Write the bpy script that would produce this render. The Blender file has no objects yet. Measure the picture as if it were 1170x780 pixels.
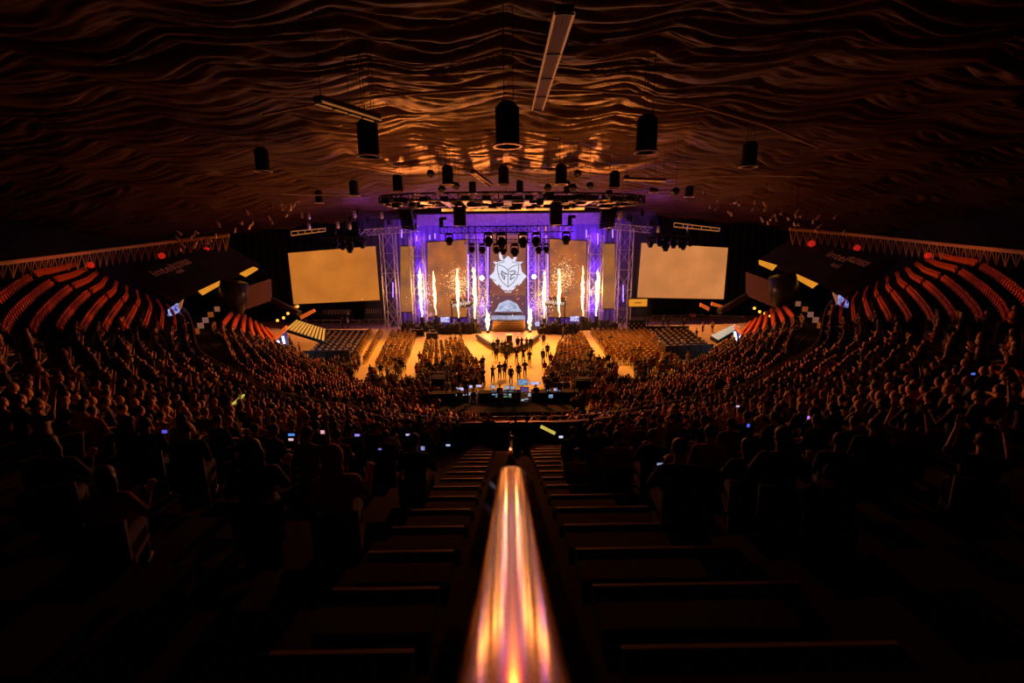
import bpy, bmesh, math, random
import numpy as np
from mathutils import Vector, Matrix, noise
R = random.Random(7)
C = bpy.context.scene.collection
SC = bpy.context.scene
# ------------------------------------------------------------------ camera
F = 520.0; HC = 13.4; PITCH = math.radians(12.0); ROLL = math.radians(0.65)
YAW = math.radians(0.33)
cp, sp_ = math.cos(PITCH), math.sin(PITCH)
fw = Vector((math.sin(YAW)*cp, math.cos(YAW)*cp, -sp_))
rt = Vector((math.cos(YAW), -math.sin(YAW), 0)); up = rt.cross(fw)
rt2 = rt*math.cos(ROLL) - up*math.sin(ROLL); up2 = up*math.cos(ROLL) + rt*math.sin(ROLL)
cd = bpy.data.cameras.new('camera'); cam = bpy.data.objects.new('camera', cd); C.objects.link(cam)
M = Matrix((rt2, up2, -fw)).transposed().to_4x4(); M.translation = Vector((0, 0, HC))
cam.matrix_world = M
cd.sensor_width = 36; cd.lens = F/1170*36; cd.clip_start = .05; cd.clip_end = 400
cd.dof.use_dof = True; cd.dof.focus_distance = 45; cd.dof.aperture_fstop = 1.3
SC.camera = cam

def ray(px, py):
    d = fw + rt2*((px-585)/F) - up2*((py-390)/F)
    return d
def atY(px, py, Y):
    d = ray(px, py); return Vector((0, 0, HC)) + d*(Y/d.y)
def atZ(px, py, z):
    d = ray(px, py); return Vector((0, 0, HC)) + d*((z-HC)/d.z)
def atT(px, py, t):
    return Vector((0, 0, HC)) + ray(px, py)*t
def proj(p):
    v = Vector(p) - Vector((0, 0, HC)); z = v.dot(fw)
    if z < .05: return (-999, -999, z)
    return (585 + F*v.dot(rt2)/z, 390 - F*v.dot(up2)/z, z)

# ------------------------------------------------------------------ materials
MATS = {}
def mat(name, col, rough=.7, metal=0, emit=None, es=0, var=0, scale=6, spec=.3, bump=0):
    if name in MATS: return MATS[name]
    m = bpy.data.materials.new(name); m.use_nodes = True
    nt = m.node_tree; b = nt.nodes['Principled BSDF']
    b.inputs['Base Color'].default_value = (*col, 1); b.inputs['Roughness'].default_value = rough
    b.inputs['Metallic'].default_value = metal; b.inputs['Specular IOR Level'].default_value = spec
    if emit:
        b.inputs['Emission Color'].default_value = (*emit, 1); b.inputs['Emission Strength'].default_value = es
    if var or bump:
        tc = nt.nodes.new('ShaderNodeTexCoord'); n = nt.nodes.new('ShaderNodeTexNoise')
        n.inputs['Scale'].default_value = scale; n.inputs['Detail'].default_value = 4
        nt.links.new(tc.outputs['Object'], n.inputs['Vector'])
        if var:
            mx = nt.nodes.new('ShaderNodeMix'); mx.data_type = 'RGBA'
            mx.inputs['A'].default_value = (*[c*(1-var) for c in col], 1)
            mx.inputs['B'].default_value = (*[min(1, c*(1+var)) for c in col], 1)
            nt.links.new(n.outputs['Fac'], mx.inputs['Factor']); nt.links.new(mx.outputs['Result'], b.inputs['Base Color'])
        if bump:
            bp = nt.nodes.new('ShaderNodeBump'); bp.inputs['Strength'].default_value = bump
            nt.links.new(n.outputs['Fac'], bp.inputs['Height']); nt.links.new(bp.outputs['Normal'], b.inputs['Normal'])
    MATS[name] = m; return m
black = mat('black_fabric', (.012, .011, .012), .9, var=.3)
blackm = mat('black_metal', (.02, .02, .022), .45, .6, var=.2)
alu = mat('aluminium_truss', (.78, .78, .82), .4, .55, var=.1)
concrete = mat('concrete', (.075, .066, .06), .9, var=.35, scale=1.5, bump=.1)
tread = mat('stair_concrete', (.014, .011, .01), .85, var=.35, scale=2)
nosing = mat('nosing_strip', (.45, .42, .36), .35, .4, var=.2)
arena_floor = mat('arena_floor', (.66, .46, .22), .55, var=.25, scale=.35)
redseat = mat('red_seat_plastic', (.75, .13, .035), .45, var=.15)
drape = mat('roof_drape', (.115, .05, .028), .55, var=.25, scale=1.2, spec=.55)
white = mat('white_plastic', (.75, .75, .75), .5, var=.05)
chairm = mat('brown_chair_fabric', (.38, .22, .10), .7, var=.2)
skin = mat('skin', (.55, .33, .24), .55, var=.1)
def screen_mat(name, col, es, var=.0, scale=2, col2=None):
    m = bpy.data.materials.new(name); m.use_nodes = True; nt = m.node_tree
    b = nt.nodes['Principled BSDF']; b.inputs['Base Color'].default_value = (.01, .01, .01, 1); b.inputs['Roughness'].default_value = .9; b.inputs['Specular IOR Level'].default_value = .05
    b.inputs['Emission Strength'].default_value = es; b.inputs['Emission Color'].default_value = (*col, 1)
    if var or col2:
        tc = nt.nodes.new('ShaderNodeTexCoord'); n = nt.nodes.new('ShaderNodeTexNoise'); n.inputs['Scale'].default_value = scale
        n.inputs['Detail'].default_value = 3
        mx = nt.nodes.new('ShaderNodeMix'); mx.data_type = 'RGBA'
        a = [c*(1-var) for c in col]; c2 = col2 or [c*(1+var) for c in col]
        mx.inputs['A'].default_value = (*a, 1); mx.inputs['B'].default_value = (*c2, 1)
        rp = nt.nodes.new('ShaderNodeMapRange'); rp.inputs['From Min'].default_value = .35; rp.inputs['From Max'].default_value = .68
        nt.links.new(tc.outputs['Object'], n.inputs['Vector']); nt.links.new(n.outputs['Fac'], rp.inputs['Value'])
        nt.links.new(rp.outputs['Result'], mx.inputs['Factor']); nt.links.new(mx.outputs['Result'], b.inputs['Emission Color'])
    return m

# ------------------------------------------------------------------ mesh helpers
class MB:
    def __init__(s): s.v = []; s.f = []; s.m = []; s.smooth = False
    def add(s, vs, fs, mi=0):
        n = len(s.v); s.v.extend([tuple(x) for x in vs]); s.f.extend([tuple(i+n for i in f) for f in fs]); s.m.extend([mi]*len(fs)); return s
    def hexa(s, p, mi=0):     # 8 points: bottom quad, top quad
        return s.add(p, [(3, 2, 1, 0), (4, 5, 6, 7), (0, 1, 5, 4), (1, 2, 6, 5), (2, 3, 7, 6), (3, 0, 4, 7)], mi)
    def box(s, c, sz, rz=0, mi=0, rot=None):
        m = rot if rot is not None else Matrix.Rotation(rz, 3, 'Z'); c = Vector(c); hx, hy, hz = [k/2 for k in sz]
        p = [c + m @ Vector(q) for q in ((-hx, -hy, -hz), (hx, -hy, -hz), (hx, hy, -hz), (-hx, hy, -hz), (-hx, -hy, hz), (hx, -hy, hz), (hx, hy, hz), (-hx, hy, hz))]
        return s.hexa(p, mi)
    def slab(s, a, b, c, d, th, mi=0):  # quad a,b,c,d with thickness th away from camera side
        a, b, c, d = map(Vector, (a, b, c, d)); n = (b-a).cross(d-a).normalized()*th
        return s.hexa([a, b, c, d, a+n, b+n, c+n, d+n], mi)
    def tube(s, pts, r, n=6, mi=0, cap=True):
        pts = [Vector(p) for p in pts]; rs = r if isinstance(r, (list, tuple)) else [r]*len(pts)
        base = len(s.v); last = None
        for i, p in enumerate(pts):
            t = (pts[min(i+1, len(pts)-1)] - pts[max(i-1, 0)]).normalized()
            a = t.orthogonal().normalized() if last is None else (last - t*last.dot(t)).normalized()
            last = a; b = t.cross(a)
            for k in range(n):
                q = 2*math.pi*k/n; s.v.append(tuple(p + (a*math.cos(q)+b*math.sin(q))*rs[i]))
        for i in range(len(pts)-1):
            for k in range(n):
                s.f.append((base+i*n+k, base+i*n+(k+1) % n, base+(i+1)*n+(k+1) % n, base+(i+1)*n+k)); s.m.append(mi)
        if cap:
            s.f.append(tuple(base+k for k in range(n))[::-1]); s.m.append(mi)
            s.f.append(tuple(base+(len(pts)-1)*n+k for k in range(n))); s.m.append(mi)
        return s
    def lathe(s, prof, n=16, c=(0, 0, 0), mi=0):
        base = len(s.v); c = Vector(c)
        for r, z in prof:
            for k in range(n):
                q = 2*math.pi*k/n; s.v.append((c.x+r*math.cos(q), c.y+r*math.sin(q), c.z+z))
        for i in range(len(prof)-1):
            for k in range(n):
                s.f.append((base+i*n+k, base+i*n+(k+1) % n, base+(i+1)*n+(k+1) % n, base+(i+1)*n+k)); s.m.append(mi)
        return s
    def mesh(s, name, mats, off=(0, 0, 0)):
        me = bpy.data.meshes.new(name); o = Vector(off)
        me.from_pydata([(v[0]-o.x, v[1]-o.y, v[2]-o.z) for v in s.v], [], s.f)
        for m in (mats if isinstance(mats, (list, tuple)) else [mats]): me.materials.append(m)
        if isinstance(mats, (list, tuple)) and len(mats) > 1: me.polygons.foreach_set('material_index', s.m)
        if s.smooth: me.polygons.foreach_set('use_smooth', [True]*len(s.f))
        me.update(); return me
    def build(s, name, mats, parent=None, kind=None):
        if parent is not None: off = parent_world(parent)
        else:
            a = np.array(s.v); lo, hi = a.min(0), a.max(0); off = Vector(((lo[0]+hi[0])/2, (lo[1]+hi[1])/2, lo[2]))
        if parent is None:
            o = bpy.data.objects.new(name, s.mesh(name, mats, off)); o.location = off
        else:
            o = bpy.data.objects.new(name, s.mesh(name, mats, off)); o.parent = parent
        C.objects.link(o)
        if kind: o['kind'] = kind
        return o
def parent_world(p):
    v = Vector(p.location); q = p.parent
    while q is not None: v = v + Vector(q.location); q = q.parent
    return v
def thing(name, label, cat, loc=(0, 0, 0), group=None):
    o = bpy.data.objects.new(name, None); C.objects.link(o); o.location = loc; o.empty_display_size = .2
    return tag(o, label, cat, group)
def tag(o, label, cat, group=None, kind=None):
    o['label'] = label; o['category'] = cat
    if group: o['group'] = group
    if kind: o['kind'] = kind
    return o
def struct(o): o['kind'] = 'structure'; return o
def copy_tree(o, loc=None, rz=None, parent=None, sc=None):
    c = o.copy(); C.objects.link(c)
    if parent is not None: c.parent = parent
    if loc is not None: c.location = loc
    if rz is not None: c.rotation_euler[2] = rz
    if sc is not None: c.scale = (sc, sc, sc)
    for ch in KIDS.get(o.name, []): copy_tree(ch, parent=c)
    return c
KIDS = {}
def regkids(o):
    for x in list(C.objects):
        if x.parent is not None: KIDS.setdefault(x.parent.name, [])
    for k in KIDS: KIDS[k] = []
    for x in list(C.objects):
        if x.parent is not None: KIDS[x.parent.name].append(x)
def wp(*pts): return [Vector(p) for p in pts]
def bar(mb, a, b, r, n=4, mi=0): return mb.tube([a, b], r, n, mi)
def truss(mb, a, b, w, pitch=None, r=.035, mi=0, h=None, upv=Vector((0, 0, 1))):
    a, b = Vector(a), Vector(b); t = (b-a).normalized(); L = (b-a).length
    if abs(t.dot(upv)) > .9: upv = Vector((0, 1, 0))
    s1 = t.cross(upv).normalized(); s2 = t.cross(s1).normalized()*(h or w)/2; s1 = s1*w/2
    cs = [s1+s2, s1-s2, -s1-s2, -s1+s2]
    for c in cs: bar(mb, a+c, b+c, r, 4, mi)
    n = max(2, int(L/(pitch or w)))
    for i in range(n):
        p, q = a+t*L*i/n, a+t*L*(i+1)/n
        for k in range(4):
            c1, c2 = cs[k], cs[(k+1) % 4]
            if i % 2: c1, c2 = c2, c1
            bar(mb, p+c1, q+c2, r*.6, 3, mi)
        for k in range(4): bar(mb, p+cs[k], p+cs[(k+1) % 4], r*.6, 3, mi)
def sph(mb, c, rad, n=10, m=7, mi=0):
    c = Vector(c); rad = rad if isinstance(rad, (tuple, list)) else (rad,)*3; vs = []; fs = []
    for i in range(m+1):
        ph = math.pi*i/m
        for k in range(n):
            q = 2*math.pi*k/n; vs.append((c.x+rad[0]*math.sin(ph)*math.cos(q), c.y+rad[1]*math.sin(ph)*math.sin(q), c.z+rad[2]*math.cos(ph)))
    for i in range(m):
        for k in range(n): fs.append((i*n+k, (i+1)*n+k, (i+1)*n+(k+1) % n, i*n+(k+1) % n))
    return mb.add(vs, fs, mi)
def text_mesh(s, size, mtl, name, parent, origin, xdir, ydir, th=.02):
    cu = bpy.data.curves.new('t', 'FONT'); cu.body = s; cu.size = size; cu.extrude = th; cu.align_x = 'CENTER'; cu.align_y = 'CENTER'
    cu.space_line = .8
    o = bpy.data.objects.new('t', cu); C.objects.link(o); bpy.context.view_layer.update()
    me = bpy.data.meshes.new_from_object(o.evaluated_get(bpy.context.evaluated_depsgraph_get())); bpy.data.objects.remove(o)
    X = Vector(xdir).normalized(); Yd = Vector(ydir); Yd = (Yd - X*Yd.dot(X)).normalized(); Z = X.cross(Yd)
    T = Matrix((X, Yd, Z)).transposed().to_4x4(); T.translation = Vector(origin) - (parent_world(parent) if parent else Vector())
    me.transform(T); me.materials.clear(); me.materials.append(mtl)
    ob = bpy.data.objects.new(name, me); ob.parent = parent; C.objects.link(ob); return ob

# ------------------------------------------------------------------ bowl geometry
FC = [(0, 16), (3.9, 16.3), (10.4, 19.3), (14.4, 22.8), (20.5, 28.7), (27.7, 38.6), (33.5, 46.5), (39.8, 54.2), (45.5, 61.5)]
def resample(pts, n):
    pts = [Vector((p[0], p[1], 0)) for p in pts]; out = []
    P = [pts[0]*2-pts[1]] + pts + [pts[-1]*2-pts[-2]]
    if pts[0].x == 0: P[0] = Vector((-pts[1].x, pts[1].y, 0))
    for i in range(1, len(P)-2):
        for k in range(20):
            t = k/20; p0, p1, p2, p3 = P[i-1:i+3]
            out.append(.5*((2*p1)+(-p0+p2)*t+(2*p0-5*p1+4*p2-p3)*t*t+(-p0+3*p1-3*p2+p3)*t**3))
    out.append(pts[-1]); d = [0]
    for i in range(1, len(out)): d.append(d[-1]+(out[i]-out[i-1]).length)
    res = []; j = 0
    for i in range(n):
        s = d[-1]*i/(n-1)
        while j < len(d)-2 and d[j+1] < s: j += 1
        t = (s-d[j])/max(1e-6, d[j+1]-d[j]); res.append(out[j].lerp(out[j+1], t))
    return res, d[-1]
NF = 81
FR, FL = resample(FC, NF)            # right half, s from 0..FL
EL = FL - 9.2                        # where the open seating ends and the covered block begins
def beyond(p): return p.y > 53.6 + (abs(p.x)-39.3)*.19
def fnorm(P, i):
    t = (P[min(i+1, len(P)-1)]-P[max(i-1, 0)]).normalized(); return Vector((t.y, -t.x, 0))   # outward (away from arena centre)
def upper(s, off, side=1):
    """s arc length along the right half (0..FL), off outward distance"""
    k = min(max(s/FL*(NF-1), 0), NF-1.001); i = int(k); t = k-i
    p = FR[i].lerp(FR[i+1], t); n = fnorm(FR, i).lerp(fnorm(FR, i+1), t).normalized()
    a = min(1, max(0, (s-14)/26)); sl = .37 + .27*a*a*(3-2*a)
    q = p + n*off; return Vector((q.x*side, q.y, 5.75 + sl*off)), Vector((n.x*side, n.y, 0)), sl
PITCHR = .84
def nrows(s):
    if s < 12: return 21
    if s < 40: return int(21 - (s-12)/28*11)
    return 10

# upper tier: stepped concrete, one mesh per side
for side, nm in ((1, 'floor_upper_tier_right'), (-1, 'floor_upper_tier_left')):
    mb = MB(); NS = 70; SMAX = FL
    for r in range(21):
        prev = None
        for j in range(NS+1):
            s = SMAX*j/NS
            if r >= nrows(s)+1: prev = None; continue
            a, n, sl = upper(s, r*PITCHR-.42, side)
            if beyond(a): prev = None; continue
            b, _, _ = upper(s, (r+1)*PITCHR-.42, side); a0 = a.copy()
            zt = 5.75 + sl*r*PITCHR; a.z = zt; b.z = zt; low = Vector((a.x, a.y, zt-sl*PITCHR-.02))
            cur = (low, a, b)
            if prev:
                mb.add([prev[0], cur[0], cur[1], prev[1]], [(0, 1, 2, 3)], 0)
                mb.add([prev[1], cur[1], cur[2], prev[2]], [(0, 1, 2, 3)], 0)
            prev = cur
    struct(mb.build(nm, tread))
# aisle nosing strips beside the centre rail
mb = MB()
for r in range(0, 22):
    y = 16.42 - r*PITCHR; z = 5.75+.37*r*PITCHR
    for (x0, x1) in ((-1.35, -.55), (.6, 2.15)):
        if r % 2 == 0:
            pass
        mb.box(((x0+x1)/2, y-.02, z+.012), (x1-x0, .03, .024))
        # half steps of the stair
        mb.box(((x0+x1)/2, y-.21, z+.08), (x1-x0, .40, .155), mi=1)
        mb.box(((x0+x1)/2, y-.02-.0, z+.165), (x1-x0, .028, .012))
struct(mb.build('floor_aisle_steps', [nosing, tread]))
# parapet of the upper tier (with a rail cap) and the wall under it
for side, nm in ((1, 'wall_parapet_right'), (-1, 'wall_parapet_left')):
    mb = MB(); pr = None
    for j in range(NF):
        p = FR[j]; n = fnorm(FR, j); p = Vector((p.x*side, p.y, 0)); n = Vector((n.x*side, n.y, 0))
        o1, o2 = p-n*.42, p-n*.60
        c = [Vector((o1.x, o1.y, 6.75)), Vector((o2.x, o2.y, 6.75)), Vector((o2.x, o2.y, 3.6)), Vector((o1.x, o1.y, 3.6))]
        if pr:
            for k in range(4): mb.add([pr[k], c[k], c[(k+1) % 4], pr[(k+1) % 4]], [(0, 1, 2, 3)])
        pr = c
    struct(mb.build(nm, mat('parapet_dark', (.05, .045, .05), .5, var=.3)))
    mb = MB(); pts = []
    for j in range(NF):
        p = FR[j]; n = fnorm(FR, j); q = p-n*.5; pts.append((q.x*side, q.y, 6.95))
    mb.tube(pts, .022, 6)
    for j in range(0, NF, 4): q = pts[j]; mb.tube([(q[0], q[1], 6.74), q], .015, 5)
    tag(mb.build('handrail', mat('rail_metal', (.5, .48, .45), .3, .9)), 'thin metal handrail along the %s front edge of the upper tier' % ('right' if side > 0 else 'left'), 'handrail')

# lower bowl
GC = [(0, 29.5), (6, 31.5), (12, 37.5), (19.5, 45), (25.5, 51), (31.0, 57.6)]
NG = 61; GR, _ = resample(GC, NG); LB, _ = resample([(0, 17.8), (3.5, 18.1), (9.5, 20.8), (13.3, 24.2), (19, 30), (25.8, 39.6), (30.9, 46.2), (38.7, 63.6)], NG)
NLR = 10
def lower(k, r):   # k 0..1 along, r 0..1 from back to front
    i = min(int(k*(NG-1)), NG-2); t = k*(NG-1)-i
    b = LB[i].lerp(LB[i+1], t); g = GR[i].lerp(GR[i+1], t); p = b.lerp(g, r)
    zb = 4.5; zf = .55 + max(0, (k-.55)/.45)*1.7
    return Vector((p.x, p.y, zb+(zf-zb)*r)), (b-g).normalized()
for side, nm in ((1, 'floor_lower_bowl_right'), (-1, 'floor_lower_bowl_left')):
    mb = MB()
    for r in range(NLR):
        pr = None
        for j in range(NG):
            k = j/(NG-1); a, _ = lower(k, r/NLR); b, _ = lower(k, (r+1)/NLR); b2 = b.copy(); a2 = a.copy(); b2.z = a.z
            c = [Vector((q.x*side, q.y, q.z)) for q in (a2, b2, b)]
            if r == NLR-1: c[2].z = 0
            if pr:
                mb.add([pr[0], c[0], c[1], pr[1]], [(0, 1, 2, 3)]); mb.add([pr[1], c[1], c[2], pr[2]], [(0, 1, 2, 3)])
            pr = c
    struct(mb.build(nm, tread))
for side, nm in ((1, 'floor_concourse_dark_strip_right'), (-1, 'floor_concourse_dark_strip_left')):  # black strip added to keep the gap behind the lower bowl dark
    mb = MB(); A_, _ = resample([(p.x, p.y) for p in FR[:-8]], 50); B_, _ = resample([(p.x, p.y) for p in LB], 50)
    for j in range(49):
        mb.add([(side*B_[j].x, B_[j].y, 4.42), (side*B_[j+1].x, B_[j+1].y, 4.42), (side*A_[j+1].x, A_[j+1].y, 4.42), (side*A_[j].x, A_[j].y, 4.42)], [(0, 1, 2, 3)])
    struct(mb.build(nm, black))
# arena floor
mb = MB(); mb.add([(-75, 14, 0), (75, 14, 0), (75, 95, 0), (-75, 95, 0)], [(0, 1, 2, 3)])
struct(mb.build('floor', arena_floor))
# outer walls
wallm = mat('dark_wall', (.03, .026, .03), .85, var=.3, scale=.6)
mb = MB(); mb.box((0, 86, 12), (130, .4, 30)); struct(mb.build('wall_back', wallm))
for sd, nm in ((1, 'wall_right'), (-1, 'wall_left')):
    mb = MB(); mb.box((sd*64, 40, 13), (.4, 100, 28)); struct(mb.build(nm, wallm))

# ------------------------------------------------------------------ ceiling: draped cloth under a shallow dome
nx, ny = 460, 880
X, Yg = np.meshgrid(np.linspace(-62, 62, nx), np.linspace(-8, 84, ny))
def domez(x, y): return HC + 11.6 - .00155*(x*x*.9 + (y-26)**2)
def nz(x, y, s, a):
    return (np.sin(x*s*1.0+a+1.7*np.sin(y*s*.73+a*2)) + np.sin(y*s*1.31+a*3+1.3*np.sin(x*s*.61-a)) + .5*np.sin((x+y)*s*2.3+a))/2.5
swag = np.abs(np.sin(X*math.pi/8.5+.35*nz(X, Yg, .25, 5)))
W = Yg + 1.0*nz(X*.6, Yg, .28, 1.1) + .35*nz(X*.5, Yg, .9, 2.7) - 1.0*swag**1.2
amp = .55+.45*nz(X*.5, Yg, .33, 7)
z = domez(X, Yg) - .5*np.abs(np.sin(W*math.pi/2.7))**.7*(1+.6*nz(X, Yg, .4, 4)) - .34*np.abs(np.sin(W*3.3+nz(X*.4, Yg, 1.1, 2)*1.6))*amp*1.6
z = z - .11*np.abs(np.sin(W*6.9+nz(X*.5, Yg, 1.7, .3)*2.2)) - .05*np.sin(W*14+X*.8+nz(X, Yg, 1.9, 1)*2)*np.clip(nz(X, Yg, .7, 3), 0, 1)*1.5 - .25*swag
me = bpy.data.meshes.new('ceiling'); vs = np.stack([X, Yg, z], -1).reshape(-1, 3)
idx = np.arange(nx*ny).reshape(ny, nx); q = np.stack([idx[:-1, :-1], idx[1:, :-1], idx[1:, 1:], idx[:-1, 1:]], -1).reshape(-1, 4)
me.vertices.add(len(vs)); me.vertices.foreach_set('co', vs.ravel()); me.loops.add(q.size); me.loops.foreach_set('vertex_index', q.ravel())
me.polygons.add(len(q)); me.polygons.foreach_set('loop_start', np.arange(0, q.size, 4)); me.polygons.foreach_set('use_smooth', [True]*len(q))
me.update(calc_edges=True); me.materials.append(drape)
o = bpy.data.objects.new('ceiling', me); C.objects.link(o); struct(o)

# ------------------------------------------------------------------ STAGE
YS = 72.6
amber_scr = screen_mat('amber_screen', (.56, .165, .022), .95, var=.12, scale=.25)
amber_scr2 = screen_mat('pale_amber_screen', (.60, .21, .06), .95, var=.12, scale=.25)
def screen(px, label, m, depth, name='projection_screen', cat='screen'):
    P = [atY(x, y, d) for (x, y), d in zip(px, depth)]
    base = (P[2]+P[3])/2; t = thing(name, label, cat, base)
    mb = MB(); a, b, c, d = P; n = (b-a).cross(d-a).normalized()
    if n.y < 0: n = -n
    mb.hexa([d, c, c+n*.02, d+n*.02, a, b, b+n*.02, a+n*.02]); mb.build('screen_surface', m, t)
    f = MB(); ctr = (a+b+c+d)/4; E = [p+(p-ctr).normalized()*.22 for p in P]
    n2 = n*.03; n3 = n*.3
    f.hexa([E[3]+n2, E[2]+n2, E[2]+n3, E[3]+n3, E[0]+n2, E[1]+n2, E[1]+n3, E[0]+n3]); f.build('screen_frame', blackm, t)
    return t, P
screen([(329, 289), (429, 281), (434, 342.6), (335.5, 347.5)], 'large blank amber side screen left of the stage', amber_scr, (74.1, 73.6, 73.6, 74.1))
screen([(733, 277.4), (831.8, 283), (826.8, 341.6), (728, 339.7)], 'large blank pale amber side screen right of the stage', amber_scr2, (73.6, 74.1, 74.1, 73.6))
# LED panels of the set
led_warm = screen_mat('led_warm', (.42, .13, .06), .85, var=.35, scale=.35, col2=(.65, .17, .03))
led_out = screen_mat('led_outer', (.36, .13, .04), .8, var=.25, scale=.3, col2=(.58, .20, .02))
led_mid = screen_mat('led_middle', (.30, .07, .05), .75, var=.2, scale=.3, col2=(.36, .11, .045))
def led(x0, y0, x1, y1, Y, label, m, y0b=None):
    y0b = y0 if y0b is None else y0b
    return screen([(x0, y0), (x1, y0b), (x1, y1), (x0, y1)], label, m, (Y,)*4, 'led_wall', 'led screen')
led(488.5, 277, 533, 362, 74.6, 'wide amber led wall panel left of the central logo panel', led_warm, 274)
led(628, 273, 670, 362, 74.6, 'wide amber led wall panel right of the central logo panel', led_warm, 275.5)
led(457.5, 281.5, 473, 356, 74.6, 'narrow brown led strip beside the outermost left tower', led_out)
led(687.5, 278.5, 702.5, 352, 74.6, 'narrow amber led strip beside the outermost right tower', led_out)
tlogo, PL = led(560, 268, 601, 337.5, 75.6, 'central red brown led wall showing a white helmet logo', led_mid)
# logo, traced in panel coordinates
logo_w = screen_mat('logo_white', (.80, .82, 1.0), 1.0); logo_d = screen_mat('logo_line', (.10, .06, .09), .6)
def lp(x, y, d): return atY(530+x/6.5, 270+y/6.5, 75.6-d)
def poly(pts, d, m, name, parent, th=.02):
    bm = bmesh.new(); vs = [bm.verts.new(lp(x, y, d)-parent_world(parent)) for x, y in pts]; f = bm.faces.new(vs)
    r = bmesh.ops.extrude_face_region(bm, geom=[f]); bmesh.ops.translate(bm, verts=[v for v in r['geom'] if isinstance(v, bmesh.types.BMVert)], vec=(0, -th, 0))
    bmesh.ops.triangulate(bm, faces=bm.faces[:]); me = bpy.data.meshes.new(name); bm.to_mesh(me); bm.free(); me.materials.append(m); return me
def mir(pts): return [(656-x, y) for x, y in pts]
def join_meshes(mes, name, parent):
    bm = bmesh.new()
    for me in mes: bm.from_mesh(me)
    me = bpy.data.meshes.new(name); bm.to_mesh(me); bm.free(); me.materials.append(mes[0].materials[0])
    o = bpy.data.objects.new(name, me); o.parent = parent; C.objects.link(o); return o
horn = [(274, 110), (263, 128), (261, 150), (266, 168), (280, 186), (306, 186), (291, 166), (285, 150), (289, 128)]
crown = [(216, 186), (250, 190), (270, 184), (298, 172), (328, 143), (358, 172), (386, 184), (406, 190), (440, 186), (424, 204), (412, 212), (328, 230), (244, 212), (232, 204)]
face = [(236, 206), (420, 206), (432, 262), (468, 297), (446, 318), (424, 350), (405, 366), (398, 352), (378, 386), (362, 400), (340, 398), (328, 404), (316, 398), (294, 400), (278, 386), (258, 352), (251, 366), (232, 350), (210, 318), (188, 297), (224, 262)]
join_meshes([poly(horn, .06, logo_w, 'x', tlogo), poly(mir(horn)[::-1], .06, logo_w, 'x', tlogo), poly(crown, .065, logo_w, 'x', tlogo), poly(face, .06, logo_w, 'x', tlogo),
             poly([(300, 408), (356, 408), (350, 416), (306, 416)], .06, logo_w, 'x', tlogo)], 'logo', tlogo)
def ribbon(pts, w):
    out = []
    for i in range(len(pts)-1):
        (x0, y0), (x1, y1) = pts[i], pts[i+1]; L = math.hypot(x1-x0, y1-y0); nx_, ny_ = -(y1-y0)/L*w/2, (x1-x0)/L*w/2
        out.append(poly([(x0+nx_, y0+ny_), (x1+nx_, y1+ny_), (x1-nx_, y1-ny_), (x0-nx_, y0-ny_)], .10, logo_d, 'x', tlogo, .01))
    return out
ln = []
shield = [(328, 250), (300, 226), (272, 214), (248, 212), (250, 250), (260, 300), (285, 340), (328, 376)]
ln += ribbon(shield, 5) + ribbon(mir(shield), 5) + ribbon([(328, 250), (328, 376)], 5) + ribbon([(262, 279), (420, 283)], 4)
ln += ribbon([(318, 278), (296, 268), (280, 256), (284, 292), (300, 322), (306, 296), (290, 290)], 7)         # G
ln += ribbon([(338, 262), (376, 254), (384, 268), (350, 292), (344, 322), (378, 300)], 7)                       # 2
ln += ribbon([(232, 210), (262, 196), (300, 190)], 4) + ribbon(mir([(232, 210), (262, 196), (300, 190)]), 4) + ribbon([(266, 176), (304, 184)], 4)
ln += ribbon([(206, 316), (240, 330)], 4) + ribbon([(266, 362), (284, 378)], 4) + ribbon(mir([(266, 362), (284, 378)]), 4)
join_meshes(ln, 'logo_lines', tlogo)

# centre desk: sloped led with the cropped logo, dark lip, pale band, stairs
def q(x, y, Y): return atY(530+x/6.5, 270+y/6.5, Y)
t = thing('centre_led_riser', 'low led riser with a blue white image above the stage stairs', 'stage riser', q(328, 620, 71.6))
mb = MB(); mb.hexa([q(200, 580, 71.8), q(456, 580, 71.8), q(456, 580, 73.4), q(200, 580, 73.4), q(196, 440, 73.8), q(462, 440, 73.8), q(462, 440, 74.2), q(196, 440, 74.2)]); mb.build('riser_screen', screen_mat('riser_scr', (.16, .045, .07), .7), t)
pb = screen_mat('riser_image', (.50, .60, .85), .95, var=.25, scale=1.2)
bm_pts = [(225, 560), (245, 535), (262, 500), (300, 480), (328, 470), (356, 480), (394, 500), (415, 535), (432, 560)]
mb = MB(); n_ = len(bm_pts); fr = [q(x, y, 71.8+(580-y)/140*2-.06) for x, y in bm_pts]; bk = [p+Vector((0, .03, 0)) for p in fr]
mb.add(fr+bk, [tuple(range(n_)), tuple(range(2*n_-1, n_-1, -1))]+[(i, (i+1) % n_, n_+(i+1) % n_, n_+i) for i in range(n_)]); mb.build('riser_image', pb, t)
mb = MB()
for a, b in (((262, 540), (310, 500)), ((310, 500), (346, 500)), ((346, 500), (394, 540)), ((285, 555), (371, 555)), ((262, 520), (328, 548)), ((394, 520), (328, 548))):
    pa, pb_ = [q(x, y, 71.8+(580-y)/140*2-.09) for x, y in (a, b)]; bar(mb, pa, pb_, .035)
mb.build('riser_lines', logo_d, t)
mb = MB(); arc = []
for i in range(13):
    a = i/12; x = 236+a*184; arc.append((x, 562+math.sin(a*math.pi)*14))
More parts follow.
